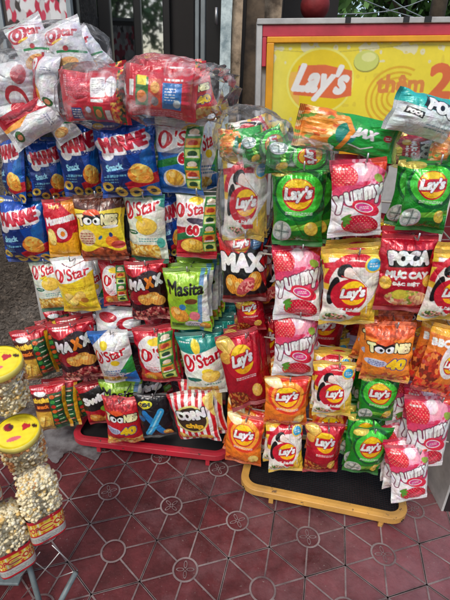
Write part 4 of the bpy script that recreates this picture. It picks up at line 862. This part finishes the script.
rack('R', Vector((pR0.x, pR0.y, 0)), Vector((pR1.x, pR1.y, 0)), .36, M['yellow'], 'wire snack rack on a chipped yellow base tray', .034, 1.30, False, M['whitewire'])

# ------------------------------------------------------------------ floor
m = MB(); n = 1; m.add([(-60, -60, -.006), (60, -60, -.006), (60, 60, -.006), (-60, 60, -.006)], [(0, 1, 2, 3)]); struct(m.build('ground', M['ground']))
PT = .18303*H; PHI = R(-12.623); OX, OY = -.07196*H, .65967*H
ub = Vector((math.cos(PHI), math.sin(PHI), 0))*PT; vb = Vector((math.cos(PHI+2*math.pi/3), math.sin(PHI+2*math.pi/3), 0))*PT; O = Vector((OX, OY, 0))
tiles = MB(); gr = MB(); jt = MB(); rt = random.Random(5)
def strip(mb, a, b, w, z):
    a = Vector(a); b = Vector(b); t = (b-a).normalized(); nrm = Vector((-t.y, t.x, 0))*w/2; zz = Vector((0, 0, z)); mb.add([a-nrm+zz, b-nrm+zz, b+nrm+zz, a+nrm+zz], [(0, 1, 2, 3)])
def ringm(mb, c, r, w, z, n=28, a0=0, a1=360, sx=1, rot=0):
    vs = []
    full = a1-a0 >= 360
    for i in range(n+1):
        a = R(a0+(a1-a0)*i/n)
        for rr in (r-w/2, r+w/2):
            x, y = rr*math.cos(a), (rr-(r if False else 0))*math.sin(a)*sx; x2 = x*math.cos(rot)-y*math.sin(rot); y2 = x*math.sin(rot)+y*math.cos(rot); vs.append(c+Vector((x2, y2, z)))
    mb.add(vs, [(2*i, 2*i+1, 2*i+3, 2*i+2) for i in range(n)])
cr = PT*.155
for i in range(-16, 17):
    for j in range(-12, 16):
        c = O+ub*i+vb*j
        if abs(c.x) > 2.6 or c.y < -.6 or c.y > 2.6: continue
        base = rt.uniform(.75, 1.3); corners = [c+Vector((math.cos(PHI+R(30+60*k)), math.sin(PHI+R(30+60*k)), 0))*PT/math.sqrt(3) for k in range(6)]
        br = 1+.55*max(0, min(1, (c.x*1.2+.9-c.y)/1.4))            # tile colour gets lighter toward the near right
        for k in range(6):
            g = base*rt.uniform(.88, 1.12)*br; col = (.135*g, .027*g+.006*(br-1), .031*g+.009*(br-1))
            a, b = corners[k], corners[(k+1) % 6]; mid = (a+b+c)/3; vs = [c, a+(c-a)*.012, b+(c-b)*.012]
            tiles.add([(v.x, v.y, 0) for v in vs], [(0, 1, 2)], col)
            strip(jt, a, b, .0022, .0036)
            dirn = (a-c).normalized(); strip(gr, c+dirn*cr, a, .0054, .0024+.0001*k)
            off = Vector((-(b-a).y, (b-a).x, 0)).normalized()*.0016
            strip(gr, a+off, b+off, .0034, .003)
        ringm(gr, c, cr, .0062, .0034)
        rot0 = rt.choice([0, .8, 1.6, .4]); 
        if rt.random() < .85:
            for q in range(4):
                an = rot0+q*math.pi/2; cc = c+Vector((math.cos(an), math.sin(an), 0))*cr*.42
                ringm(gr, cc, cr*.3, .0036, .0036, 14, sx=.42, rot=an)
og = tiles.build('pavement_tiles', M['tile'], colored=True); struct(og)
struct(jt.build('pavement_joints', M['joint'])); struct(gr.build('pavement_lines', M['grout']))
# spilt cement edge near the wall
def blob_sheet(name, pts, z, mtl, seed, jag=.02):
    m = MB(); n = len(pts); out = []
    for i in range(n):
        a, b = Vector(pts[i]), Vector(pts[(i+1) % n])
        for k in range(10):
            p = a.lerp(b, k/10); nn = noise.noise(Vector((p.x*14+seed, p.y*14, 0)))+.6*noise.noise(Vector((p.x*40+seed, p.y*40, 0))); q = p+(p-sum((Vector(t) for t in pts), Vector((0, 0, 0)))/n).normalized()*nn*jag; out.append(Vector((q.x, q.y, z)))
    m.add(out, [tuple(range(len(out)))]); return m.build(name, mtl)
struct(blob_sheet('cement_patch', [gnd(-60, 462), gnd(40, 452), gnd(56, 466), gnd(72, 452), gnd(96, 462), gnd(104, 448), gnd(118, 452), gnd(120, 436), gnd(40, 405), gnd(-80, 405)], .0052, M['cement'], 3, .03))

# ------------------------------------------------------------------ wall, doors, posts
def X_at(px, py, Y): return at(px, py, Y).x
m = MB(); xr = X_at(14, 10, 1.70); m.box(-2.4, xr, 1.70, 2.6, -.003, 3.4)
pl = m.build('concrete_pillar', M['concrete'], bevel=.01); tag(pl, 'stained grey concrete pillar behind the left rack', 'pillar')
m = MB(); m.box(-2.4, xr-.02, 1.66, 1.699, 1.30, 3.4); o = m.build('plaster_facing', M['marble'], pl, bevel=.006)
# white board leaning behind the left rack
m = MB(); a = at(30, 262, 1.62); b = at(46, 345, 1.62); q = .30
m.add([a, b, b+Vector((q, 0, 0)), a+Vector((q, 0, 0)), a+Vector((0, .02, 0)), b+Vector((0, .02, 0)), b+Vector((q, .02, 0)), a+Vector((q, .02, 0))], [(0, 1, 2, 3), (7, 6, 5, 4), (0, 4, 5, 1), (3, 2, 6, 7), (0, 3, 7, 4), (1, 5, 6, 2)])
tag(m.build('leaning_board', M['white_paint']), 'dirty white board leaning behind the left rack', 'board')
# framed picture of snack bags
pc = Canvas(120, .75, S(60, 50, 48)); pc.mottle(pc.Y > -1, [S(205, 205, 205), S(190, 40, 70), S(225, 225, 225), S(60, 50, 48), S(200, 60, 90), S(170, 170, 172)], .075, 8)
pc.rect(0, 0, 1, .06, S(70, 60, 55)); pc.rect(0, 0, .06, 1, S(70, 60, 55))
def print_panel(name, cv, x0, x1, z0, z1, Y, mtl, parent=None):
    f = cv.fin(); h, w = f.shape[:2]; X, Z = np.meshgrid(np.linspace(x0, x1, w), np.linspace(z1, z0, h)); P = np.stack([X, np.full_like(X, Y), Z], -1).reshape(-1, 3)
    me = mesh_np(name, P, grid_quads(h, w), mtl, f.reshape(-1, 3), smooth=False); return link(name, me, parent)
p0 = at(12, 40, 1.68); p1 = at(70, 0, 1.68)
pt = thing('poster', 'framed picture of red and white packets by the pillar', 'poster', (0, 0, 0))
print_panel('picture', pc, p0.x, p1.x, p0.z-.06, p1.z+.1, 1.645, M['print'], pt)
m = MB(); x0, x1, z0, z1 = p0.x, p1.x, p0.z-.06, p1.z+.1
for bx in ((x0-.012, x0, z0, z1), (x1, x1+.014, z0, z1), (x0-.012, x1+.014, z0-.014, z0), (x0-.012, x1+.014, z1, z1+.014)): m.box(bx[0], bx[1], 1.635, 1.66, bx[2], bx[3])
m.build('picture_frame', M['frame_alu'], pt)
# shop front with glass doors
sf = thing('shop_front', 'dark shop front with black framed glass doors', 'shop front', (0, 2.2, 0)); YD = 2.2
def vslab(name, pxa, pxb, Y, z0, z1, t, mtl, parent, bevel=.003):
    m = MB(); m.box(X_at(pxa, 30, Y), X_at(pxb, 30, Y), Y, Y+t, z0, z1)
    o = m.build(name, mtl, parent, bevel=bevel)
    if parent: o.location = -Vector(parent.location)
    return o
for a, b in ((69, 79), (99, 111), (134, 141), (163, 170)): vslab('door_frame', a, b, YD, 0, 3.2, .05, M['frame_dark'], sf)
for a, b in ((79, 99), (111, 134), (141, 163)): vslab('glass_pane', a, b, YD+.02, .05, 3.2, .008, M['glass'], sf, 0)
for a, b in ((195, 199), (200.5, 205)): vslab('side_rail', a, b, YD-.02, 0, 3.2, .04, M['frame_alu'], sf)
vslab('interior_wall', 60, 300, 3.4, 0, 3.4, .05, M['interior'], sf)
vslab('dark_panel', 170, 194, YD+.03, 0, 3.2, .02, M['interior'], sf)
vslab('side_panel', 206, 224, YD-.05, 0, 3.2, .03, M['frame_dark'], sf)
m = MB(); m.box(-1.4, 1.6, 2.15, 2.19, 2.28, 2.5); o = m.build('lintel', M['frame_dark'], sf); o.location = -Vector(sf.location)
for z in (2.0, 1.72): 
    m = MB(); c = at(216, 40, YD-.06); m.tube([(c.x, YD-.09, z-.03), (c.x, YD-.09, z+.03)], .006); o = m.build('door_latch', M['steel'], sf, smooth=True); o.location = -Vector(sf.location)
# weathered posts
def post(pxa, pxb, Y, z1, t, mtl, label, name, cuts=0):
    m = MB(); xa, xb = X_at(pxa, 60, Y), X_at(pxb, 60, Y); n = 30; rr = random.Random(int(pxa))
    vs = []; 
    for i in range(n+1):
        z = z1*i/n; j = lambda: rr.uniform(-.0022, .0022); vs += [(xa+j(), Y+j(), z), (xb+j(), Y+j(), z), (xb+j(), Y+t, z), (xa+j(), Y+t, z)]
    fs = [(4*i+k, 4*i+(k+1) % 4, 4*i+4+(k+1) % 4, 4*i+4+k) for i in range(n) for k in range(4)]+[(3, 2, 1, 0), (4*n, 4*n+1, 4*n+2, 4*n+3)]
    m.add(vs, fs); return tag(m.build(name, mtl), label, 'post')
post(220, 230.5, 1.72, 3.2, .05, M['bluewood'], 'weathered pale blue painted post beside the shop door', 'wooden_post')
post(231, 240.5, 1.74, 3.2, .06, M['rawwood'], 'bare brown timber post beside the blue post', 'wooden_post')
post(244, 262, 1.80, 3.2, .05, M['darkwood'], 'dark worn timber board behind the yellow sign', 'wooden_board')
m = MB(); m.box(X_at(262, 10, 1.9), X_at(282, 10, 1.9), 1.9, 1.93, 0, 3.0); tag(m.build('wooden_board', M['rawwood'], bevel=.003), 'brown board above the left end of the yellow sign', 'board')
m = MB(); m.box(X_at(284, 10, 2.3), X_at(338, 10, 2.3), 2.3, 2.34, 0, 3.0); tag(m.build('dark_wall', M['interior']), 'dark recess wall above the yellow sign', 'wall')
# red ball lantern
m = MB(); m.lathe([(max(.001, .055*math.sin(R(a))), .05*math.cos(R(a))) for a in range(0, 181, 12)], 20); lb = thing('red_lantern', 'round dark red lantern hanging above the sign', 'lantern', at(315, 6, 1.95))
m.build('shade', mat('dark_red_cloth', (.22, .012, .015), .7, bump=.5, bscale=40, var=.5), lb, smooth=True)
m = MB(); m.tube([(0, 0, .048), (0, 0, .5)], .002); m.build('cord', M['wire'], lb)

# ------------------------------------------------------------------ sign
YS = 1.62
sg = thing('billboard', 'large yellow chip advertisement board in a red and white frame', 'sign', (0, YS, 0))
def sl(name, x0, x1, z0, z1, y0, t, mtl, bevel=.002):
    m = MB(); m.box(x0, x1, y0-YS, y0-YS+t, z0, z1); return m.build(name, mtl, sg, bevel=bevel)
SROT = -R(2.1); TL = at(257, 20.5, YS); X0 = TL.x; ZT = TL.z+.004; XE = 1.05
z24 = at(257, 25, YS).z; z38 = at(257, 37.5, YS).z; z44 = at(257, 43.5, YS).z
xr1 = at(262, 30, YS).x; xy1 = at(265, 60, YS).x; xp1 = at(272, 60, YS).x
sl('back_panel', X0, XE, .55, ZT-.002, YS+.012, .03, M['white_paint'])
sl('top_rail', X0, XE, z24, ZT, YS-.012, .02, M['white_paint'])
for a, b in ((344.5, 350), (402, 408), (423, 430)): sl('black_tape', at(a, 20, YS).x, at(b, 20, YS).x, z24+.001, ZT+.001, YS-.014, .024, M['frame_dark'], 0)
sl('side_rail', X0, xr1, .9, z24-.001, YS-.008, .018, M['white_paint'])
zrb = at(262, 67, YS).z
sl('red_band', xr1+.001, XE, z38+.001, z24-.001, YS-.006, .016, M['signred']); sl('red_band', xr1+.001, xy1-.001, zrb, z38, YS-.0062, .016, M['signred'])
sl('yellow_frame', xy1, XE, z44, z38, YS-.016, .024, M['signyellow']); sl('yellow_frame', xy1, xp1, at(320, 152, YS).z-.02, z44-.0005, YS-.016, .024, M['signyellow'])
zb = at(320, 152, YS).z; sl('yellow_frame', xp1+.0005, XE, zb-.02, zb-.0005, YS-.016, .024, M['signyellow']); asp = (z44-zb)/(XE-xp1)
cv = Canvas(460, asp, S(240, 220, 58), ss=2)
def su(px, py):
    p = at(px, py, YS); d = p-TL; c_, s_ = math.cos(-SROT), math.sin(-SROT); p = Vector((TL.x+d.x*c_+d.z*s_, YS, TL.z-d.x*s_+d.z*c_)); k = XE-xp1; return ((p.x-xp1)/k, (z44-p.z)/k)
k = 1/((XE-xp1)/mpp(320, 80, YS))     # canvas units per photo pixel
cv.put(np.clip(1-np.abs(cv.X)/.09, 0, 1)*.5, S(226, 226, 120))
rs = np.random.RandomState(4); g1 = smooth_noise(rs, 70, 24, cv.Hh, cv.W); g2 = smooth_noise(rs, 22, 8, cv.Hh, cv.W)
ytop = su(300, 54)[1]; cv.put(((g1*.8+g2*.8) > -.1+np.abs(cv.Y-ytop*.5)/(ytop*.6)*.9) & (cv.Y < ytop*2.2), S(226, 224, 196), .8); cv.put((g1-g2 > 2.0), S(222, 196, 60), .6); cv.put((np.abs(cv.Y-.02-.01*np.sin(cv.X*9)) < .0015), S(150, 140, 60), .5)
cv.put((g1+g2*.8 > 1.9) & (cv.X < .2), S(226, 224, 170), .7)
cx, cy = su(320, 82)
cv.ell(cx, cy, 33.5*k, 30*k, S(240, 232, 110)); cv.ell(cx, cy, 31.5*k, 28*k, S(236, 206, 20)); cv.put((((cv.X-cx)/(31*k))**2+((cv.Y-cy)/(28*k))**2 < 1) & (cv.Y > cy-9*k) & (cv.X < cx-20*k), S(240, 180, 90), .8)
cv.poly([su(299, 66), su(325, 65), su(352, 71), su(351, 96), su(335, 99), su(293, 95)], S(226, 110, 62))
cv.text("Lay's", *su(321, 83), 50*k, 31*k, S(238, 236, 232), 1.7*k, rot=-4, shear=.34)
# concentric signal arcs and promotion text
ax, ay = su(396, 98)
for i, r in enumerate((9, 14, 19, 24, 29)):
    cv.ring(ax, ay, r*k*1.05, r*k*.95, 1.1*k, S(226, 178, 40), 60, 300)
cv.text('thêm', *su(400, 84), 46*k, 15*k, S(222, 138, 66), 1.1*k); cv.text('2', *su(440, 82), 20*k, 29*k, S(224, 110, 60), 2.2*k); cv.text('0%', *su(472, 82), 34*k, 29*k, S(224, 110, 60), 2.0*k)
x_, y_ = su(366, 61); cv.ell(x_+.3*k, y_+.8*k, 12.5*k, 9.5*k, S(120, 120, 60), 0, .8); cv.ell(x_, y_, 12*k, 9*k, S(206, 214, 110)); cv.ell(x_+2*k, y_-3*k, 7*k, 4*k, S(226, 228, 150))
o = print_panel('printed_panel', cv, xp1, XE, zb, z44, -.004, M['print'], sg)
# dark red lettering on white lower board
lw = Canvas(200, .4, S(176, 176, 178)); lw.text('RÈM', .75, .2, .5, .26, S(110, 20, 30), .03); lw.text('MÀN', .25, .2, .4, .26, S(110, 20, 30), .03)
print_panel('lettered_board', lw, xr1, XE, at(400, 262, YS).z, at(400, 205, YS).z, -.006, M['print'], sg)
sg.rotation_euler = (0, SROT, 0); sg.location = Vector((TL.x-(TL.x*math.cos(SROT)+TL.z*math.sin(SROT)), YS, TL.z-(-TL.x*math.sin(SROT)+TL.z*math.cos(SROT))))
# dark post at lower right edge
pb = gnd(447, 512); m = MB(); m.box(pb.x-.012, pb.x+.16, pb.y, pb.y+.25, 0, .34); o = m.build('dark_cabinet', M['blackmetal'], bevel=.004); tag(o, 'dark metal box with pale edge at right of the tiles', 'box')
m = MB(); m.box(pb.x-.022, pb.x-.0125, pb.y+.002, pb.y+.2, 0, .36); m.build('edge_strip', M['white_paint'], o, bevel=.002)
# utility wires crossing above the sign
for i, (a, b) in enumerate((((338, -12), (470, 26)), ((380, -10), (455, 24)), ((350, 14), (450, -12)))):
    p, q = at(a[0], a[1], 3.2), at(b[0], b[1], 3.2); m = MB(); m.tube([p+(q-p)*t+Vector((0, 0, -.04*math.sin(math.pi*(t+.0)))) for t in np.linspace(-1, 2, 14)], .003, 6)
    tag(m.build('overhead_wire', M['frame_alu'], smooth=True), ('pale wire sloping down rightward above the sign', 'short steep pale wire above right end of sign', 'pale wire rising rightward above the sign')[i], 'wire')
m = MB(); p = at(440, 0, 3.4); m.tube([(p.x, 3.4, 0), (p.x, 3.4, 5)], .05, 10); tag(m.build('utility_pole', M['bark'], smooth=True), 'dark pole behind the right end of the sign', 'pole')

# ------------------------------------------------------------------ trees
def tree(x, y, hz, rad, seed, label, leaves=5200, ls=.09, trunk=2.0):
    root = thing('street_tree', label, 'tree', (x, y, 0), 'trees along the street'); rs = np.random.RandomState(seed)
    m = MB(); m.tube([(0, 0, 0), (.05, .02, trunk*.5), (0, .05, trunk), (.1, 0, hz)], [.17, .13, .11, .04], 10)
    for k in range(7):
        a = rs.uniform(0, 6.28); r = rad*rs.uniform(.6, .95); z = hz+rs.uniform(-.4, .7)*rad; m.tube([(0, .03, trunk*.9), (r*.4*math.cos(a), r*.4*math.sin(a), (trunk+z)/2+.1), (r*math.cos(a), r*math.sin(a), z)], [.07, .04, .015], 7)
    m.build('trunk', M['bark'], root, smooth=True)
    cl = rs.randn(26, 3); cl = cl/np.linalg.norm(cl, axis=1)[:, None]*rs.uniform(.25, .95, (26, 1))*rad; cl[:, 2] = cl[:, 2]*.8+hz
    ci = rs.randint(0, 26, leaves); P = cl[ci]+rs.randn(leaves, 3)*rad*.17
    d1 = rs.randn(leaves, 3); d1 /= np.linalg.norm(d1, axis=1)[:, None]; d2 = np.cross(d1, rs.randn(leaves, 3)); d2 /= np.linalg.norm(d2, axis=1)[:, None]
    s = rs.uniform(.6, 1.3, (leaves, 1))*ls; V = np.stack([P-d1*s, P+d2*s*.45, P+d1*s, P-d2*s*.45], 1).reshape(-1, 3)
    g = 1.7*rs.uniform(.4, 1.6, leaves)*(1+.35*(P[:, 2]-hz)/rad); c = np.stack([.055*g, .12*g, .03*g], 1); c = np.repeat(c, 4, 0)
    me = mesh_np('crown', V, np.arange(leaves*4).reshape(-1, 4), M['leaf'], c, smooth=False); link('crown', me, root)
    return root
tree(2.6, 6.6, 2.9, 1.5, 3, 'green leafy tree seen above the right end of the sign')
tree(.9, 8.2, 3.0, 1.5, 5, 'green leafy tree seen above the middle of the sign')
tree(-2.6, -5.0, 3.6, 1.9, 8, 'street tree mirrored in the shop door glass')
tree(-.2, -7.0, 4.0, 2.0, 9, 'second street tree mirrored in the shop door glass')

# ------------------------------------------------------------------ popcorn
def kernels(mb, pts, sz, rs, warm=0.0):
    for p in pts:
        k = rs.randint(3, 5); t = rs.rand(); red = noise.noise(Vector(p)*28+Vector((warm*50, 0, 0))) > .25 and rs.rand() < warm*3
        col = (.80, .36, .14) if red else ((.95, .82, .52) if t < .65 else ((.95, .88, .66) if t < .85 else (.88, .60, .22)))
        for j in range(k):
            q = Vector(p)+Vector(rs.randn(3)*sz*.42); r = sz*rs.uniform(.45, .75)
            ax = [Vector(v) for v in rs.randn(3, 3)]; a = ax[0].normalized(); b = a.cross(ax[1]).normalized(); c3 = a.cross(b)
            vs = [q+v*r*rs.uniform(.85, 1.1) for v in (a, -a, b, -b, c3, -c3)]
            cc = tuple(c*(.93+.07*math.sin(j*2.1+t*6)) for c in col)
            mb.add(vs, [(0, 2, 4), (2, 1, 4), (1, 3, 4), (3, 0, 4), (2, 0, 5), (1, 2, 5), (3, 1, 5), (0, 3, 5)], cc)
def lid_canvas():
    c = Canvas(120, 1.0, S(236, 215, 40)); c.ell(.5, .5, .4, .4, S(246, 226, 60)); [(c.ell(hx-.045, hy, .06, .06, cc), c.ell(hx+.045, hy, .06, .06, cc), c.poly([(hx-.1, hy+.02), (hx+.1, hy+.02), (hx, hy+.15)], cc)) for hx, hy, cc in ((.62, .3, S(196, 44, 60)),)]; c.ell(.25, .45, .13, .1, S(150, 40, 60), 30); c.ell(.3, .42, .08, .05, S(80, 50, 60), 30); c.ell(.8, .25, .08, .05, S(70, 40, 30), 20)
    c.ell(.55, .7, .16, .06, S(226, 110, 120), -35); c.small(.3, .2, .6, 1, S(200, 160, 30), .02); c.a = c.a*(1+.06*np.sin(c.X*23+c.Y*9)*np.sin(c.Y*31))[..., None]; return c.fin()
LID = lid_canvas()
def tub(center, r, h, tiltx, tilty, label, seed):
    root = thing('popcorn_tub', label, 'popcorn tub', center, 'popcorn tubs with yellow lids'); root.rotation_euler = (R(tiltx), R(tilty), R(seed*40 % 50-20))
    rs = np.random.RandomState(seed)
    m = MB(); m.lathe([(.001, -h), (r*.80, -h), (r*.86, -h+.006), (r*.97, -.012), (r, -.008)], 40); m.build('tub_body', M['tubfilm'], root, smooth=True)
    m = MB(); pts = []
    m.lathe([(.001, -h+.012), (r*.74, -h+.014), (r*.84, -.03), (.001, -.028)], 24, col=(.88, .72, .42))
    for i in range(900):
        a = rs.uniform(0, 6.283); z = -rs.uniform(.02, h-.008); rr = (r*.97-(r*.14)*(-z/h))*math.sqrt(rs.uniform(.66, .82)); pts.append((rr*math.cos(a), rr*math.sin(a), z))
    for i in range(120):
        a = rs.uniform(0, 6.283); rr = r*.8*math.sqrt(rs.rand()); pts.append((rr*math.cos(a), rr*math.sin(a), -.022))
    kernels(m, pts, .0105, rs, .34); o = m.build('popcorn', M['popcorn'], root, colored=True, smooth=True); o['kind'] = 'stuff'
    # lid: disc with printed pattern plus rim
    n, k = 64, 26; V = []; C = []
    for i in range(k+1):
        rr = r*1.0*i/k
        for j in range(n):
            a = 2*math.pi*j/n; V.append((rr*math.cos(a), rr*math.sin(a), .004*(1-(i/k)**4)+(.003 if i > k-3 else 0))); x = int(min(119, (.5+.5*i/k*math.cos(a))*119)); y = int(min(119, (.5-.5*i/k*math.sin(a))*119)); C.append(LID[y, x])
    q = [(i*n+j, i*n+(j+1) % n, (i+1)*n+(j+1) % n, (i+1)*n+j) for i in range(k) for j in range(n)]
    lid = link('lid', mesh_np('lid', V, q, M['plastic_print'], np.array(C)), root)
    m = MB(); m.lathe([(r*1.0, .006), (r*1.04, .004), (r*1.045, -.012), (r*1.0, -.013)], 48, col=S(240, 226, 110)); m.build('rim', M['plastic_print'], lid, smooth=True, colored=True)
    m = MB(); m.tube([(r*1.05*math.cos(t), -r*1.05*math.sin(t)*.75-.0, -.02-.045*math.sin(t)) for t in np.linspace(0, math.pi, 20)], .0022, 6); m.build('handle', M['steel'], root, smooth=True)
    return root
YP = .92
tub(at(-3, 363, YP+.02), .060, .155, 12, 3, 'popcorn tub with yellow lid, upper one at left edge', 3)
tub(at(17, 432, YP+.0), .058, .14, 12, 3, 'popcorn tub with yellow lid, lower one beside the floor', 4)
def pop_canvas():
    c = Canvas(150, .5, S(236, 205, 60)); c.rect(0, 0, 1, .07, S(200, 30, 45)); c.rect(0, .3, 1, .5, S(205, 206, 196)); c.rect(0, .3, 1, .33, S(200, 30, 45)); c.rect(0, .46, 1, .5, S(200, 30, 45))
    for i in range(18): c.rect(.01+i*.056, .07, .036+i*.056, .3, (S(225, 60, 40), S(246, 240, 200), S(220, 120, 30))[i % 3])
    c.text('POPCORN', .5, .19, .7, .1, S(205, 30, 45), .008, out=((.012, S(250, 230, 120)),)); c.small(.08, .37, .9, 3, S(70, 80, 90), .012, .03); return c
POP = pop_canvas().fin()
def popbag(center, w, d, h, rz, ry, rx, label, seed):
    root = thing('popcorn_bag', label, 'popcorn bag', center, 'clear popcorn bags with striped labels'); root.rotation_euler = (R(rx), R(ry), R(rz)); rs = np.random.RandomState(seed)
    # clear square-bottomed pouch (rounded box) and popcorn inside; origin at the bottom
    def sect(z, wob=0):
        s = 1-.12*max(0, (z/h-.75)/.25); out = []
        for j in range(40):
            a = 2*math.pi*j/40; x = math.copysign(abs(math.cos(a))**.5, math.cos(a))*w/2; y = math.copysign(abs(math.sin(a))**.5, math.sin(a))*d/2
            f = s*(1+wob*(noise.noise(Vector((x*30, y*30, z*25+seed)))+.6*noise.noise(Vector((x*90, y*90, z*60+seed))))); out.append(Vector((x*f, y*f, z)))
        return out
    zs = np.linspace(0, h, 26); V = []
    for z in zs: V += sect(z, .08)
    q = [(i*40+j, i*40+(j+1) % 40, (i+1)*40+(j+1) % 40, (i+1)*40+j) for i in range(25) for j in range(40)]
    cb = len(V); V.append(Vector((0, 0, 0))); V.append(Vector((0, 0, h))); tr = [(cb, (j+1) % 40, j) for j in range(40)]+[(cb+1, 25*40+j, 25*40+(j+1) % 40) for j in range(40)]
    link('clear_pouch', mesh_np('clear_pouch', [tuple(v) for v in V], q, M['tubfilm'], tris=tr), root)
    # printed sleeve around the lower part
    ph, pw = POP.shape[:2]; lh = h*.42; V = []; C = []; nn = 150
    for i in range(ph):
        z = .004+lh*(1-i/(ph-1))
        for j in range(nn):
            a = 2*math.pi*j/nn; x = math.copysign(abs(math.cos(a))**.5, math.cos(a))*w/2*1.02; y = math.copysign(abs(math.sin(a))**.5, math.sin(a))*d/2*1.03; V.append((x, y, z)); C.append(POP[i, int((j*2 % nn)/nn*(pw-1))])
    q = [(i*nn+j, (i+1)*nn+j, (i+1)*nn+(j+1) % nn, i*nn+(j+1) % nn) for i in range(ph-1) for j in range(nn)]
    link('printed_label', mesh_np('printed_label', V, q, M['plastic_print'], np.array(C)), root)
    m = MB(); pts = []
    for i in range(1000):
        a = rs.uniform(0, 6.283); z = rs.uniform(.02, h*.93); f = math.sqrt(rs.uniform(.6, .76) if z > h*.45 else rs.uniform(.2, .36))*(1-.12*max(0, (z/h-.75)/.25)); x = math.copysign(abs(math.cos(a))**.5, math.cos(a))*w/2*f; y = math.copysign(abs(math.sin(a))**.5, math.sin(a))*d/2*f; pts.append((x, y, z))
    m.box(-w*.33, w*.33, -d*.3, d*.3, .01, h*.91, col=(.88, .76, .5))
    for i in range(160): pts.append((rs.uniform(-.36, .36)*w, rs.uniform(-.36, .36)*d, h*.93))
    kernels(m, pts, .0105, rs, .02); o = m.build('popcorn', M['popcorn'], root, colored=True, smooth=True); o['kind'] = 'stuff'
    return root
popbag(at(48, 531, .84), .094, .062, .235, 38, -2, 4, 'clear popcorn bag with striped label nearest the stool front', 6)
popbag(at(18, 563, .80), .094, .064, .235, 38, -3, 4, 'clear popcorn bag with striped label at lower left edge', 7)
popbag(at(-16, 500, .78), .085, .056, .16, 34, -3, 2, 'popcorn bag cut by the left edge above the others', 8)
# stool that carries the popcorn
st = thing('folding_stool', 'blue grey folding stool with wire shelf under the popcorn', 'stool', (0, 0, 0))
def leg(a, b, za=0, zb=.0, r=.008, nm='leg', mt=None):
    m = MB(); m.tube([a, b], r, 10); return m.build(nm, mt or M['bluegrey'], st, smooth=True)
zt = .50; g0 = gnd(45, 640); g1 = gnd(44, 612)
ta = at(24, 548, .84); tb = at(76, 572, .80)
leg(ta, gnd(44, 618)); leg(tb, gnd(40, 640)); leg(at(-40, 520, .95), gnd(-20, 580)); leg(at(-60, 600, .75), gnd(-60, 660))
for a, b in (((52, 545), (78, 570)), ((78, 570), (56, 578)), ((56, 578), (22, 552)), ((40, 552), (10, 590)), ((60, 552), (20, 600))):
    leg(at(a[0], a[1], .82), at(b[0], b[1], .82), r=.0016, nm='wire_brace', mt=M['steel'])
m = MB(); c0 = at(14, 575, .82); m.box(c0.x-.25, c0.x+.02, .80, .92, c0.z-.02, c0.z-.01)
m.build('stool_top', M['bluegrey'], st, bevel=.003)

# ------------------------------------------------------------------ light
w = bpy.data.worlds.new('World'); scn.world = w; w.use_nodes = True; nt = w.node_tree
sky = nt.nodes.new('ShaderNodeTexSky'); sky.sky_type = 'NISHITA'; sky.sun_disc = False; SE, SR = R(52), R(200)
sky.sun_elevation = SE; sky.sun_rotation = SR; sky.air_density = 1.3; sky.dust_density = 3.0
bg = nt.nodes['Background']; bg.inputs['Strength'].default_value = .185; nt.links.new(sky.outputs[0], bg.inputs[0])
sd = bpy.data.lights.new('sun', 'SUN'); so = bpy.data.objects.new('sun', sd); COL.objects.link(so)
sd.energy = 1.35; sd.angle = R(16); sd.color = (1, .965, .91)
dirv = Vector((math.sin(SR)*math.cos(SE), math.cos(SR)*math.cos(SE), math.sin(SE)))   # towards the sun: behind the camera
so.rotation_euler = dirv.to_track_quat('Z', 'Y').to_euler()
scn.view_settings.view_transform = 'Standard'; scn.view_settings.look = 'None'; scn.view_settings.exposure = 0
scn.render.resolution_x = 768; scn.render.resolution_y = 1024
scn.cycles.transparent_max_bounces = 24; scn.cycles.max_bounces = 6
